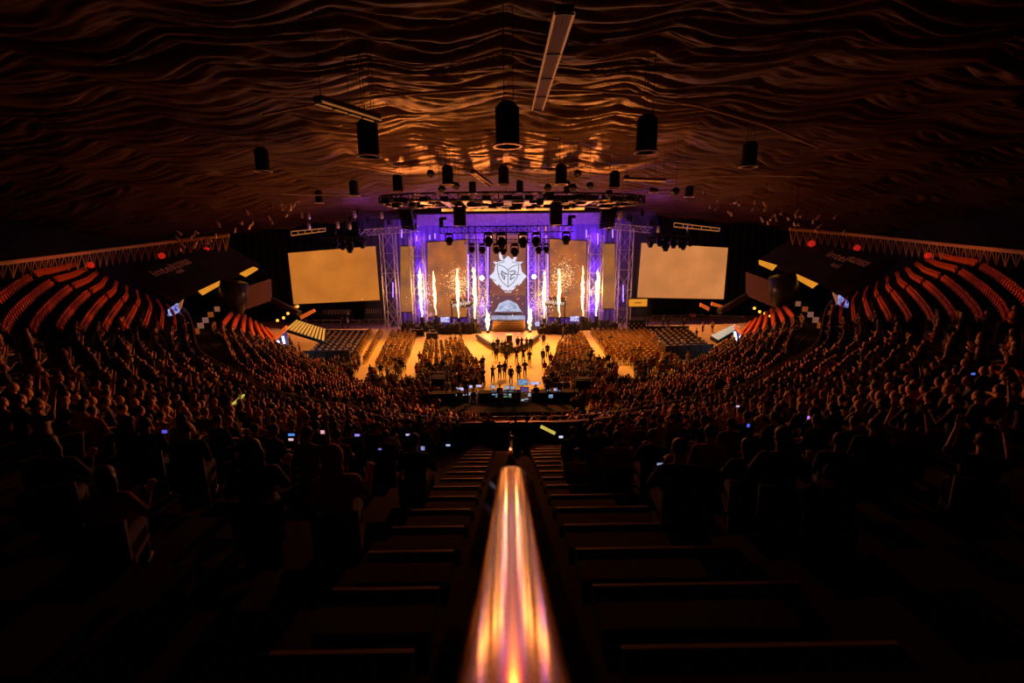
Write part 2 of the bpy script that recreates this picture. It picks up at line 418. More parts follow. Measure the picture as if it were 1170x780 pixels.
for i in range(12):
    (x0, y0), (x1, y1) = arc[i], arc[i+1]; mb.hexa([q(x0, y0+9, 71.2), q(x1, y1+9, 71.2), q(x1, y1+9, 71.6), q(x0, y0+9, 71.6), q(x0, y0-4, 71.2), q(x1, y1-4, 71.2), q(x1, y1-4, 71.6), q(x0, y0-4, 71.6)])
mb.build('riser_lip', blackm, t)
mb = MB(); mb.hexa([q(202, 619, 70.8), q(456, 619, 70.8), q(456, 619, 71.6), q(202, 619, 71.6), q(206, 586, 70.8), q(452, 586, 70.8), q(452, 586, 71.6), q(206, 586, 71.6)]); mb.build('riser_band', screen_mat('riser_band', (.45, .5, .7), .7, var=.3, scale=1), t)
# stairs
goldm = mat('gold_stair', (.40, .24, .07), .5, var=.2)
t = thing('stage_stairs', 'wide golden stage stairs below the central led wall', 'stairs', q(332, 710, 68.6))
p0 = q(215, 625, 70.7); p1 = q(452, 625, 70.7); p2 = q(213, 710, 68.6); p3 = q(455, 710, 68.6)
NST = 8
for i in range(NST):
    a = i/NST; b = (i+1)/NST; mb = MB()
    l = p2.lerp(p0, a); r = p3.lerp(p1, a); l2 = p2.lerp(p0, b); r2 = p3.lerp(p1, b)
    z0 = p2.z+(p0.z-p2.z)*a; z1 = p2.z+(p0.z-p2.z)*b; dy = (70.7-68.6)/NST; y0 = 68.6+(70.7-68.6)*a
    mb.box(((l.x+r.x)/2, y0+(71-y0)/2, (z0+z1)/2), (r.x-l.x, 71-y0, z1-z0-.02)); mb.build('step', goldm, t)
mb = MB()
for i in range(NST):
    b = (i+1)/NST; a = i/NST; z1 = p2.z+(p0.z-p2.z)*b; mb.box(((p2.x+p3.x)/2, 68.6+2.1*a+.03, z1-.0), (p3.x-p2.x-.1, .10, .10))
mb.build('step_edge', mat('step_black', (.01, .01, .01), .5), t)
# stage deck
zdeck = 1.05
deckm = mat('stage_deck', (.10, .08, .08), .5, var=.3, scale=.5)
dk = [(-17.2, 75.9), (-9.9, 72.5), (-5.7, 71.2), (4.8, 71.2), (9.2, 72.5), (16.5, 75.9), (19.8, 77.2), (19.8, 79.6), (-20.2, 79.6), (-20.2, 77.2)]
mb = MB(); mb.add([(x, y, .3) for x, y in dk]+[(x, y, 0) for x, y in dk], [tuple(range(10))]+[(i, 10+i, 10+(i+1) % 10, (i+1) % 10) for i in range(10)]); tag(mb.build('stage_deck', deckm), 'long dark low stage deck carrying the led walls', 'stage')
# tongue platform (hexagon)
tg = [(545, 384), (571, 379.5), (593, 379.5), (616, 384), (603, 394), (588, 399), (574, 399), (560, 394)]
pp = [atZ(x, y, .45) for x, y in tg]
mb = MB(); mb.add(pp+[Vector((p.x, p.y, 0)) for p in pp], [tuple(range(8))[::-1]]+[(i, (i+1) % 8, 8+(i+1) % 8, 8+i) for i in range(8)])
t = thing('tongue_platform', 'pale low hexagonal platform in front of the stage stairs', 'stage platform', (pp[0]+pp[4])/2)
mb.build('platform_top', mat('pink_platform', (.55, .36, .32), .5, var=.15, scale=.8), t)
mb = MB(); ring = [p+Vector((0, 0, .06)) for p in pp[3:]+pp[:1]]; mb.tube(ring, .28, 6); mb.build('platform_edge', mat('edge_dark', (.03, .02, .03), .5), t)
mb = MB(); c = atZ(582, 391, .45)
mb.box((c.x, c.y, .95), (.75, .75, 1.0)); t = thing('plinth', 'black plinth with a white top on the hexagonal platform', 'plinth', (c.x, c.y, .45)); mb.build('plinth_body', blackm, t)
mb = MB(); mb.box((c.x, c.y, 1.5), (.9, .9, .1)); mb.build('plinth_top', white, t)

# truss towers
def tower(x0, x1, ytop, ybot, Y, label, w=None, mtl=None):
    a = atY((x0+x1)/2, ybot, Y); wd = (atY(x1, ytop, Y)-atY(x0, ytop, Y)).length; b = atY((x0+x1)/2, ytop, Y); b.x = a.x; 
    a = Vector((a.x, Y, 0)); b = Vector((a.x, Y, b.z))
    t = thing('truss_tower', label, 'truss', a, 'stage truss towers')
    cs = [(-wd/2, -wd/2), (wd/2, -wd/2), (wd/2, wd/2), (-wd/2, wd/2)]
    for cx, cy in cs: m = MB(); bar(m, a+Vector((cx, cy, 0)), b+Vector((cx, cy, 0)), .075, 6); m.build('chord', alu, t)
    m = MB(); n = int((b.z)/wd/1.35)
    for i in range(n):
        z0, z1 = b.z*i/n, b.z*(i+1)/n
        for k in range(4):
            c1, c2 = cs[k], cs[(k+1) % 4]
            if i % 2: c1, c2 = c2, c1
            bar(m, a+Vector((*c1, z0)), a+Vector((*c2, z1)), .045, 4); bar(m, a+Vector((*c1, z0)), a+Vector((*c2, z0)), .04, 4)
    m.build('bracing', alu, t)
    return t
tower(442, 457, 266, 372, 72.6, 'outermost silver truss tower left of the stage, beside the side screen')
tower(473.5, 488, 270, 368, 72.2, 'silver truss tower between the two left led panels')
tower(671, 686, 268, 368, 72.2, 'silver truss tower between the two right led panels')
tower(703, 718, 262, 370, 72.6, 'outermost silver truss tower right of the stage, beside the side screen')
tower(536, 545, 268, 366, 74.1, 'slim silver truss tower just left of the central logo wall')
tower(548, 557, 268, 366, 75.4, 'slim silver truss tower touching the left edge of the central logo wall')
tower(603, 612, 268, 366, 75.4, 'slim silver truss tower touching the right edge of the central logo wall')
tower(615, 624, 268, 366, 74.1, 'slim silver truss tower just right of the central logo wall')
# backdrop curtain with folds
cloth = mat('backdrop_cloth', (.16, .09, .46), .8, var=.1)
mb = MB(); mb.smooth = True; n = 260; vs = []; fs = []
for i in range(n+1):
    x = -20.4+40.8*i/n; y = 77.6+.18*math.sin(i*1.15)+.1*math.sin(i*.37)
    vs += [(x, y, 0), (x, y, 17.6)]
for i in range(n): fs.append((2*i, 2*i+2, 2*i+3, 2*i+1))
mb.add(vs, fs); tag(mb.build('backdrop_curtain', cloth), 'tall pleated curtain behind the led walls lit violet', 'curtain')
for sd in (-1, 1):
    mb = MB(); mb.smooth = True; vs = []
    for i in range(121): vs += [(sd*(20.5+33*i/120), 83.5+.2*math.sin(i*1.3), z_) for z_ in (0, 18.5)]
    mb.add(vs, [(2*i, 2*i+2, 2*i+3, 2*i+1) for i in range(120)]); tag(mb.build('masking_curtain', black), 'black masking curtain behind the %s side screen' % ('left' if sd < 0 else 'right'), 'curtain')
# purple neon tubes
neon = screen_mat('violet_neon', (.25, .12, 1.0), 6)
for x, y0, y1 in ((459, 262, 272), (476, 268, 276), (491, 268, 274), (497, 266, 273), (535, 290, 352), (557.5, 280, 350), (603.5, 280, 350), (626, 290, 350), (670, 262, 272), (683, 266, 280), (700, 262, 272), (449, 322, 340), (712, 325, 345)):
    a, b = atY(x, y0, 71.8), atY(x, y1, 71.8); t = thing('neon_tube', 'thin vertical violet light tube on the stage trusses', 'light tube', b, 'violet light tubes on the stage')
    m = MB(); m.tube([a, b], .05, 8); m.build('tube', neon, t); m = MB()
    for p in (a, b): m.box(p, (.16, .16, .12))
    m.build('end_cap', blackm, t)
# header band; glowing strip above it paints the amber-lit wall top
hd = mat('header_cloth', (.24, .17, .42), .8, var=.75, scale=2.2, bump=.6)
a, b = atY(478, 258, 77.6), atY(695, 243, 77.2)
mb = MB(); mb.hexa([Vector((a.x, 77.1, a.z)), Vector((b.x, 77.1, a.z)), Vector((b.x, 77.4, a.z)), Vector((a.x, 77.4, a.z)), Vector((a.x, 76.8, b.z)), Vector((b.x, 76.8, b.z)), Vector((b.x, 77.4, b.z)), Vector((a.x, 77.4, b.z))])
tag(mb.build('stage_header', hd), 'long violet lit header panel above the stage set', 'stage header')
a, b = atY(505, 241.5, 76.6), atY(668, 236, 76.6)
mb = MB()
for i in range(40):
    x = a.x+(b.x-a.x)*i/40; hh = (b.z-a.z)*(.55+.45*R.random()) if 2 < i < 37 else .4
    mb.box((x+.25, 76.6, a.z+hh/2), ((b.x-a.x)/40*.96, .3, hh))
tag(mb.build('amber_wall_glow', screen_mat('amber_wall_light', (1, .33, .05), 1.5, var=.5, scale=.8)), 'long glowing amber band imitating the lit wall top over the violet header panel', 'wall band')

# rig trusses with moving heads
def moving_head(P, s, label, group, tilt=0, lens=None):
    t = thing('moving_head', label, 'stage light', P, group)
    P = Vector(P)
    m = MB(); m.box(P+Vector((0, 0, -.12*s)), (.55*s, .42*s, .24*s)); m.build('base', blackm, t)
    m = MB()
    for sd in (-1, 1): m.box(P+Vector((sd*.33*s, 0, -.5*s)), (.1*s, .22*s, .75*s))
    m.box(P+Vector((0, 0, -.15*s)), (.7*s, .2*s, .08*s)); m.build('yoke', blackm, t)
    m = MB(); m.smooth = True; m.lathe([(0, .0), (.2*s, 0), (.28*s, -.2*s), (.30*s, -.55*s), (.24*s, -.82*s), (0, -.84*s)], 12, P+Vector((0, 0, -.35*s))); hd_ = m.build('head', blackm, t)
    m = MB(); m.lathe([(0, 0), (.17*s, 0), (.19*s, .04*s)], 12, P+Vector((0, 0, -1.2*s))); m.build('lens', lens or mat('lens_dark', (.1, .04, .06), .1), hd_)
    return t
def rig(a, b, w, label, name='lighting_truss'):
    t = thing(name, label, 'truss', (Vector(a)+Vector(b))/2); m = MB(); truss(m, a, b, w, w*1.1, .05); m.build('truss_frame', blackm, t); 
    m = MB()
    for k in (.12, .5, .88):
        p = Vector(a).lerp(Vector(b), k); bar(m, p, (p.x, p.y, float(domez(p.x, p.y))), .015, 4)
    m.build('hanging_cable', blackm, t); return t
YR = 50.0
rig(atY(503, 263, YR), atY(655, 261, YR), .65, 'long black truss across the stage carrying six large moving heads')
for i, (x, y, s) in enumerate(((513, 266, 1.1), (558, 265, 1.3), (573, 265, 1.5), (597.5, 265, 1.4), (612.5, 265, 1.3), (647, 264, 1.2))):
    pos = ['leftmost', 'second from left', 'third from left', 'third from right', 'second from right', 'rightmost'][i]
    moving_head(atY(x, y, YR), s, pos+' large black moving head under the long front truss', 'moving heads under the long front truss')
for x, y in ((504, 254), (651, 252)):
    t = thing('chain_hoist', 'black chain hoist on the %s end of the long front truss' % ('left' if x < 580 else 'right'), 'hoist', atY(x, y+6, YR)); p = atY(x, y, YR)
    m = MB(); m.box(p, (.4, .4, .9)); m.box(p+Vector((.25, 0, .4)), (.7, .3, .3)); m.build('hoist_body', blackm, t)
    m = MB(); bar(m, p, (p.x, p.y, float(domez(p.x, p.y))), .03, 4); m.build('chain', blackm, t)
YR2 = 58.0
rig(atY(531, 276, YR2), atY(626, 275, YR2), .5, 'short black truss just behind the long front truss')
for i, (x, s) in enumerate(((539, 1.0), (551, 1.1), (567, 1.1), (575, 1.2), (588, 1.4), (615.5, 1.1), (624, 1.0))):
    moving_head(atY(x, 278, YR2), s, 'small black moving head under the short rear truss, number %s counted from the logo side' % i if False else ['leftmost', 'second', 'third', 'fourth', 'fifth', 'sixth', 'rightmost'][i]+' of the seven small moving heads on the short rear truss', 'moving heads on the short rear truss', lens=mat('lens_red', (.3, .02, .02), .2, emit=(1, .1, .05), es=.6))
rig(atY(366, 274, 55), atY(420, 271, 55), .5, 'black truss above the left side screen carrying small lights')
for i, (x, y, s) in enumerate(((383, 276, .8), (391, 277, .9), (399, 278, 1.1), (413.5, 274, 1.0))):
    moving_head(atY(x, y-2, 55), s, ['leftmost', 'second', 'third', 'rightmost'][i]+' of four black lights hanging over the left side screen', 'lights over the left side screen')
rig(atY(738, 269, 55), atY(790, 272, 55), .5, 'black truss above the right side screen carrying small lights')
for i, (x, y, s) in enumerate(((743.5, 272, 1.0), (754, 272, .9), (761, 274, 1.2), (770, 273, 1.0), (778, 274, .9), (781, 276, .9), (789, 273, .8))):
    moving_head(atY(x, y-1, 55-.2*(i == 5)), s, ['leftmost', 'second', 'third', 'fourth', 'fifth', 'sixth', 'rightmost'][i]+' of seven black lights hanging over the right side screen', 'lights over the right side screen')
for (x0, y0), (x1, y1), lb in (((412, 266), (478, 261), 'silver truss linking the left towers, level with the speaker arrays'), ((686, 257), (744, 263), 'silver truss linking the right towers, level with the speaker arrays')):
    t = thing('header_truss', lb, 'truss', atY((x0+x1)/2, (y0+y1)/2, 70.5)); m = MB(); truss(m, atY(x0, y0, 70.5), atY(x1, y1, 70.5), .85, 1.0, .05); m.build('truss_frame', alu, t)
for sd in ('left', 'right'):
    for k in range(16):
        x = R.uniform(345, 475) if sd == 'left' else R.uniform(690, 800); y = R.uniform(240, 262)+(x-585)**2*.00006; P = atY(x, y, R.uniform(66, 70)); m = MB(); m.lathe([(0, .35), (.2, .35), (.28, -.1), (.2, -.4), (0, -.4)], 8, P); m.box(P+Vector((0, 0, .5)), (.5, .1, .12))
        tag(m.build('rigging_light', alu if k % 3 == 0 else blackm), 'small stage light rigged above the %s towers' % sd, 'stage light', 'small rigged lights above the %s towers' % sd)
# hanging line arrays
for x0, x1, y0, y1, Y, tx, lb in ((517, 534, 237, 258, 55, 0, 'black hanging speaker array above the left amber led panel'), (627, 643, 236, 257, 55, 0, 'black hanging speaker array above the right amber led panel'),
                              (456, 474, 240, 262, 57, .3, 'tilted black hanging speaker array over the left truss towers'), (684, 704, 239, 260, 57, -.3, 'tilted black hanging speaker array over the right truss towers')):
    a, b = atY(x0, y0, Y), atY(x1, y1, Y); w = abs(b.x-a.x); h = a.z-b.z; t = thing('line_array', lb, 'speaker', ((a.x+b.x)/2, Y, b.z))
    for k in range(7):
        zc = b.z+h*(k+.5)/7; m = MB(); m.box(((a.x+b.x)/2+tx*(k-3)*-.14, Y-.04*(k-3)**2*.2, zc), (w*.85, .8, h/7*.9), rot=Matrix.Rotation(tx*.6, 3, 'Y')); m.build('speaker_cabinet', blackm, t)
    m = MB(); p = Vector(((a.x+b.x)/2-tx*.42, Y, a.z)); bar(m, p, (p.x, Y, float(domez(p.x, Y))), .03, 4); m.build('cable', blackm, t)
# dark roof grid over the stage front
t = thing('roof_grid', 'wide dark oval rigging grid hanging over the stage front', 'rigging grid', atY(585, 232, 60)); m = MB()
ring = []
for i in range(33):
    a = 2*math.pi*i/32; c_ = atY(585+148*math.cos(a), 229, 56); ring.append(Vector((c_.x, 56+5*math.sin(a), c_.z)))
for i in range(32): truss(m, ring[i], ring[i+1], .8, 1.0, .07)
for k in range(-6, 7):
    x = k*2.3; w = 5*math.sqrt(max(0, 1-(x/15.9)**2)); zc = ring[0].z; m.box((x, 56, zc), (.9, 2*w, .55))
for k in range(70):
    a = R.uniform(0, 6.28); rr = R.random()**.5; x, y = 15*rr*math.cos(a), 56+4.7*rr*math.sin(a); m.box((x, y, ring[0].z+R.uniform(-.5, .3)), (R.uniform(.4, 1.6), R.uniform(.4, 1.3), R.uniform(.3, .8)))
m.build('grid_frame', blackm, t)
m = MB()
for k in range(26): x = R.uniform(-14, 14); m.box((x, 51.4+R.uniform(-.3, 2), ring[0].z-R.uniform(.3, .7)), (R.uniform(.4, 1.5), .1, .06))
m.build('metal_slat', mat('pale_metal', (.09, .06, .07), .5, .2), t)

# ------------------------------------------------------------------ flames, sparks
def flame_mat():
    m = bpy.data.materials.new('flame'); m.use_nodes = True; nt = m.node_tree; nt.nodes.clear()
    out = nt.nodes.new('ShaderNodeOutputMaterial'); e = nt.nodes.new('ShaderNodeEmission'); tc = nt.nodes.new('ShaderNodeTexCoord')
    n = nt.nodes.new('ShaderNodeTexNoise'); n.inputs['Scale'].default_value = 1.6; n.inputs['Detail'].default_value = 5
    cr = nt.nodes.new('ShaderNodeValToRGB'); cr.color_ramp.elements[0].color = (1, .35, .05, 1); cr.color_ramp.elements[0].position = .3
    cr.color_ramp.elements[1].color = (1, .78, .42, 1); cr.color_ramp.elements[1].position = .55; e.inputs['Strength'].default_value = 3.6
    nt.links.new(tc.outputs['Object'], n.inputs['Vector']); nt.links.new(n.outputs['Fac'], cr.inputs['Fac']); nt.links.new(cr.outputs['Color'], e.inputs['Color']); nt.links.new(e.outputs['Emission'], out.inputs['Surface'])
    return m
FM = flame_mat(); FLAMES = []
def flame(x, y0, y1, w, lab, Y=70.9, dx=0):
    top, bot = atY(x-dx, y0, Y), atY(x+dx, y1, Y); m = MB(); m.smooth = True; n = 30; pts = []; rs = []
    ww = w*Y/F/2*.76; sd = R.random()*50
    for i in range(n+1):
        a = i/n; p = bot.lerp(top, a); p = p+Vector((noise.noise((a*7, sd, 0))*.20, noise.noise((a*7, sd, 9))*.2, 0))
        prof = (.28+.9*math.sin(math.pi*min(1, a*.86))**1.3)*(1-a**5)
        pts.append(p); rs.append(max(.01, ww*prof*(.75+.7*abs(noise.noise((a*14, sd, 3))))))
    m.tube(pts, rs, 12)
    for k in range(9):      # licks
        a = R.uniform(.35, .9); p = bot.lerp(top, a); d = Vector((R.uniform(-1, 1)*ww*1.3, R.uniform(-.4, .4), R.uniform(.5, 1.3)))
        m.tube([p, p+d*.5, p+d], [ww*.45, ww*.3, .01], 6)
    o = m.build('flame', FM); tag(o, lab, 'flame', 'stage flame jets'); FLAMES.append((bot.lerp(top, .55)))
    # nozzle box
    t = thing('flame_projector', 'black projector box under the '+' '.join(lab.replace('tall ', '').split()[:10]), 'flame machine', (bot.x, Y, 0), 'flame projectors')
    m = MB(); zb = max(.4, bot.z); m.box((bot.x, Y, zb/2), (.5, .5, zb)); m.build('projector_body', blackm, t)
flame(480.5, 304, 362, 5.5, 'tall flame jet at far left of the stage in front of a tower', dx=1.5)
flame(496.5, 309, 360, 4.2, 'tall flame jet second from left on stage', dx=1.5)
flame(523, 306, 363, 4.8, 'tall flame jet third from left over the left amber panel', dx=1)
flame(542, 305, 364, 5, 'tall flame jet just left of the central logo wall', dx=.8)
flame(622, 308, 363, 5, 'tall flame jet just right of the central logo wall')
flame(639, 307, 362, 4.8, 'tall flame jet second from the logo wall on its right')
flame(666, 305, 361, 4.2, 'tall flame jet at the right edge of the right amber panel')
flame(682.5, 306, 361, 5.5, 'tall flame jet at far right of the stage in front of a tower', dx=-1.2)
flame(557.5, 356, 378, 5.5, 'short flame burst at the left foot of the stage stairs', 69.6)
flame(605.5, 355, 377, 5.5, 'short flame burst at the right foot of the stage stairs', 69.6)
def sparks(cx, cy, sx, sy, n, lab, Y=70.4, col='w'):
    m = MB()
    for i in range(n):
        p = atY(cx+R.gauss(0, sx), cy+R.gauss(0, sy), Y+R.uniform(-.6, .6)); s = R.choice((.02, .03, .04, .055)); s2 = s*R.uniform(1, 2)
        m.add([p+Vector(v) for v in ((s, 0, 0), (-s, 0, 0), (0, s, 0), (0, -s, 0), (0, 0, s2), (0, 0, -s2))], [(0, 2, 4), (2, 1, 4), (1, 3, 4), (3, 0, 4), (2, 0, 5), (1, 2, 5), (3, 1, 5), (0, 3, 5)])
    tag(m.build('sparks', screen_mat('spark_'+lab[:8], (1, .55, .25) if col == 'w' else (.8, .5, 1), 2.2)), lab, 'sparks', kind='stuff')
sparks(524, 324, 7, 9, 620, 'cloud of pale orange sparks around the third flame jet from left')
sparks(549, 346, 6, 9, 480, 'orange sparks drifting left of the central riser')
sparks(487, 338, 4, 13, 170, 'pinkish sparks between the two leftmost flame jets', col='p')
sparks(643, 317, 7, 10, 620, 'cloud of pale orange sparks around the flame jets right of the logo')
sparks(618, 346, 6, 9, 480, 'orange sparks drifting right of the central riser')
sparks(675, 335, 4, 13, 170, 'pinkish sparks between the two rightmost flame jets', col='p')
sparks(580, 340, 60, 22, 260, 'scattered spark embers across the whole stage')
# two round blinder lamps
for x, y, sd in ((550.5, 317.5, 'left'), (610.3, 316, 'right')):
    p = atY(x, y, 73.4); t = thing('blinder_lamp', 'round glaring white lamp on the truss %s of the logo wall' % sd, 'stage light', p, 'round glaring lamps beside the logo wall')
    m = MB(); sph(m, p, (.36, .12, .36)); m.build('lamp_glass', screen_mat('lamp_'+sd, (1, .75, .9), 9), t); m = MB(); m.box(p+Vector((0, .35, 0)), (.8, .4, .8)); m.build('lamp_housing', blackm, t)

# ------------------------------------------------------------------ stage dressing: player desks, monitors, floor boxes
def desk(cx, cy, w, lab, slope):
    p = atY(cx, cy, 71.5); t = thing('player_desk', lab, 'desk', (p.x, 71.5, 1.0)); m = MB()
    m.box((p.x, 71.9, p.z-.1), (w, 1.1, .12)); m.build('desk_top', blackm, t)
    m = MB(); m.box((p.x, 71.35, p.z-.45), (w, .12, .9)); m.build('front_panel', mat('desk_front', (.02, .012, .014), .5), t)
    m = MB()
    for k in range(9):
        x = p.x-w*.38+w*.76*k/8; z = p.z-.35+slope*(k-4)*.07; m.hexa([Vector(v) for v in ((x-.14, 71.24, z-.25), (x+.06, 71.24, z-.25), (x+.06, 71.29, z-.25), (x-.14, 71.29, z-.25), (x-.02, 71.24, z+.25), (x+.18, 71.24, z+.25), (x+.18, 71.29, z+.25), (x-.02, 71.29, z+.25))])
    m.build('front_lettering', screen_mat('desk_letters', (.75, .55, .5), .9), t)
    for sx in (-1, 1): m = MB(); m.box((p.x+sx*(w/2-.1), 71.9, (p.z+.3)/2-.08), (.12, 1.0, p.z-.4)); m.build('leg', blackm, t)
    for k in range(5):
        x = p.x-w*.4+w*.8*k/4; m = MB(); m.box((x, 71.9, p.z+.28), (.55, .06, .38)); m.box((x, 71.95, p.z+.03), (.08, .06, .2)); m.build('monitor', blackm, t)
    for k in range(5):
        x = p.x-w*.4+w*.8*k/4; m = MB(); m.smooth = True; m.box((x, 72.7, p.z+.1), (.5, .12, .9)); m.box((x, 72.55, p.z-.4), (.5, .5, .12)); m.build('gaming_chair', mat('dark_red', (.25, .02, .01), .5), t)
desk(527, 344.5, 3.4, 'long dark player desk with pale slanted lettering, left of the stage centre', .8)
desk(634, 343, 3.4, 'long dark player desk with pale slanted lettering, right of the stage centre', -.6)
def monitor(x, y, w, h, Y, m_, lab, group=None, name='monitor', stand=True):
    p = atY(x, y, Y); k = Y/F/(fw.y); W_, H_ = w*k, h*k; t = thing(name, lab, 'monitor', (p.x, Y, p.z-H_/2-.15), group)
    m = MB(); m.box((p.x, Y, p.z), (W_, .015, H_)); m.build('screen', m_, t)
    m = MB(); m.box((p.x, Y+.05, p.z), (W_*1.08, .05, H_*1.1)); m.build('casing', blackm, t)
    if stand: m = MB(); m.box((p.x, Y+.1, p.z-H_/2-.1), (.06, .05, .2)); m.box((p.x, Y+.05, p.z-H_/2-.18), (W_*.4, .2, .02)); m.build('stand', blackm, t)
    return t
sc_pur = screen_mat('scr_purple', (.35, .25, 1), 1.2, var=.6, scale=3, col2=(.8, .75, 1)); sc_cy = screen_mat('scr_cyan', (.10, .5, .62), .9, var=.5, scale=6, col2=(.5, .8, .85))
sc_bl = screen_mat('scr_blue', (.04, .22, .65), .8, var=.5, scale=6, col2=(.4, .6, .8)); sc_wh = screen_mat('scr_white', (.30, .32, .5), .8, var=.6, scale=8, col2=(.65, .75, .9)); sc_gr = screen_mat('scr_green', (.15, .42, .2), .6, var=.6, scale=9, col2=(.5, .6, .35))
monitor(508.5, 365, 10, 6, 69.1, sc_pur, 'violet white monitor lying on the stage front left of the stairs')
monitor(656.5, 364, 10, 6, 69.1, sc_pur, 'violet white monitor lying on the stage front right of the stairs')
monitor(614, 370, 5, 5, 68.8, sc_pur, 'small violet monitor directly right of the stage stairs')
# dark equipment heaps along the stage edge
def heap(x0, x1, y, lab, Y=61.8):
    a, b = atZ(x0, y, 0), atZ(x1, y, 0); n = int((b.x-a.x)/.45); m = MB(); 
    for i in range(n):
        for k in range(2):
            p = a.lerp(b, (i+R.random())/n)+Vector((0, R.uniform(-1.2, .4), 0)); h = R.uniform(.6, 1.7); m.box((p.x, p.y, h/2), (R.uniform(.4, .9), R.uniform(.4, .8), h), R.uniform(-.4, .4))
            if R.random() < .5: sph(m, (p.x, p.y, h), (R.uniform(.2, .45), .35, R.uniform(.2, .4)), 8, 6)
    tag(m.build('covered_equipment', mat('equipment_dark', (.03, .025, .03), .6, var=.4)), lab, 'equipment', kind='stuff')
heap(461, 500, 378, 'dark covered equipment along the stage foot at the left towers'); heap(500, 550, 380, 'dark speakers and cases along the stage foot left of the stairs')
heap(614, 660, 380, 'dark speakers and cases along the stage foot right of the stairs'); heap(662, 703, 376, 'dark covered equipment along the stage foot at the right towers')
# orange desk sign right
p = atY(729, 352, 68.6); t = thing('info_desk', 'booth with an orange lit sign board beside the right side screen', 'booth', (p.x, 68.6, 0))
m = MB(); a, b = atY(718.5, 350, 68.6), atY(739.5, 341.5, 68.6); m.box(((a.x+b.x)/2, 68.6, (a.z+b.z)/2), (b.x-a.x, .15, b.z-a.z)); m.build('sign_board', screen_mat('orange_sign', (.75, .26, .02), 1.0), t)
m = MB(); m.box(((a.x+b.x)/2, 68.8, (a.z+b.z)/2), (b.x-a.x+.3, .2, b.z-a.z+.3)); m.box((a.x+.1, 68.8, a.z/2), (.15, .15, a.z)); m.box((b.x-.1, 68.8, a.z/2), (.15, .15, a.z)); m.box((p.x, 69, .9), (2.6, .8, 1.8)); m.build('booth_frame', blackm, t)
m = MB()
for i in range(7):
    for j in range(3):
        if (i+j) % 2 == 0: m.box((a.x+.2+i*.36, 68.57, .7+j*.35), (.2, .06, .2))
m.build('checker_panel', mat('checker', (.6, .4, .3), .5), t)
p = atY(729, 345.8, 68.45); m = MB(); m.box(p, (1.0, .03, .12)); m.build('sign_bar', mat('sign_bar', (.2, .07, .01), .5), t)
# white slanted boards under left screen
for x0, x1, y0, y1, lab in ((369, 401, 353, 361, 'long board of white slanted strokes under the left side screen'), (418, 437, 352, 360, 'short board of white slanted strokes beside the leftmost tower')):
    a, b = atY(x0, y1, 81), atY(x1, y0, 81); t = thing('barrier_board', lab, 'board', ((a.x+b.x)/2, 81, 0), 'boards under the left side screen')
    m = MB(); m.box(((a.x+b.x)/2, 81.1, b.z/2), (b.x-a.x+.6, .2, b.z+.1)); m.build('board_panel', mat('navy_panel', (.03, .025, .05), .6), t)
    n = int((b.x-a.x)/.42); m = MB()
    for k in range(n):
        x = a.x+(k+.2)*.42; m.hexa([Vector(v) for v in ((x, 80.94, a.z+.3), (x+.16, 80.94, a.z+.3), (x+.16, 80.99, a.z+.3), (x, 80.99, a.z+.3), (x+.16, 80.94, b.z-.1), (x+.32, 80.94, b.z-.1), (x+.32, 80.99, b.z-.1), (x+.16, 80.99, b.z-.1))])
    m.build('stroke', mat('dim_white', (.5, .5, .55), .5), t)

# ------------------------------------------------------------------ side features
def pq(px, Ys): return [atY(x, y, Y) for (x, y), Y in zip(px, Ys if isinstance(Ys, (list, tuple)) else [Ys]*len(px))]
def slab_thing(name, label, cat, px, Ys, m, th=.15, group=None, single=True):
    P = pq(px, Ys); mb = MB(); a, b, c, d = P; n = (b-a).cross(d-a).normalized()
    if n.y < 0: n = -n
    mb.hexa([d, c, c+n*th, d+n*th, a, b, b+n*th, a+n*th]); o = mb.build(name, m); return tag(o, label, cat, group)
amber_led = screen_mat('amber_fascia', (.78, .27, .02), .9, var=.1)
tarp = mat('black_tarpaulin', (.035, .03, .04), .38, var=.3, scale=1.0)
dimtxt = mat('tarp_print', (.85, .62, .45), .6)
brownp = mat('brown_mesh_panel', (.16, .07, .035), .7, var=.25, scale=4)
def mx(px): return [(1170-x-6, y+.0226*(x-582)) for x, y in px]     # mirror a right side pixel list to the left
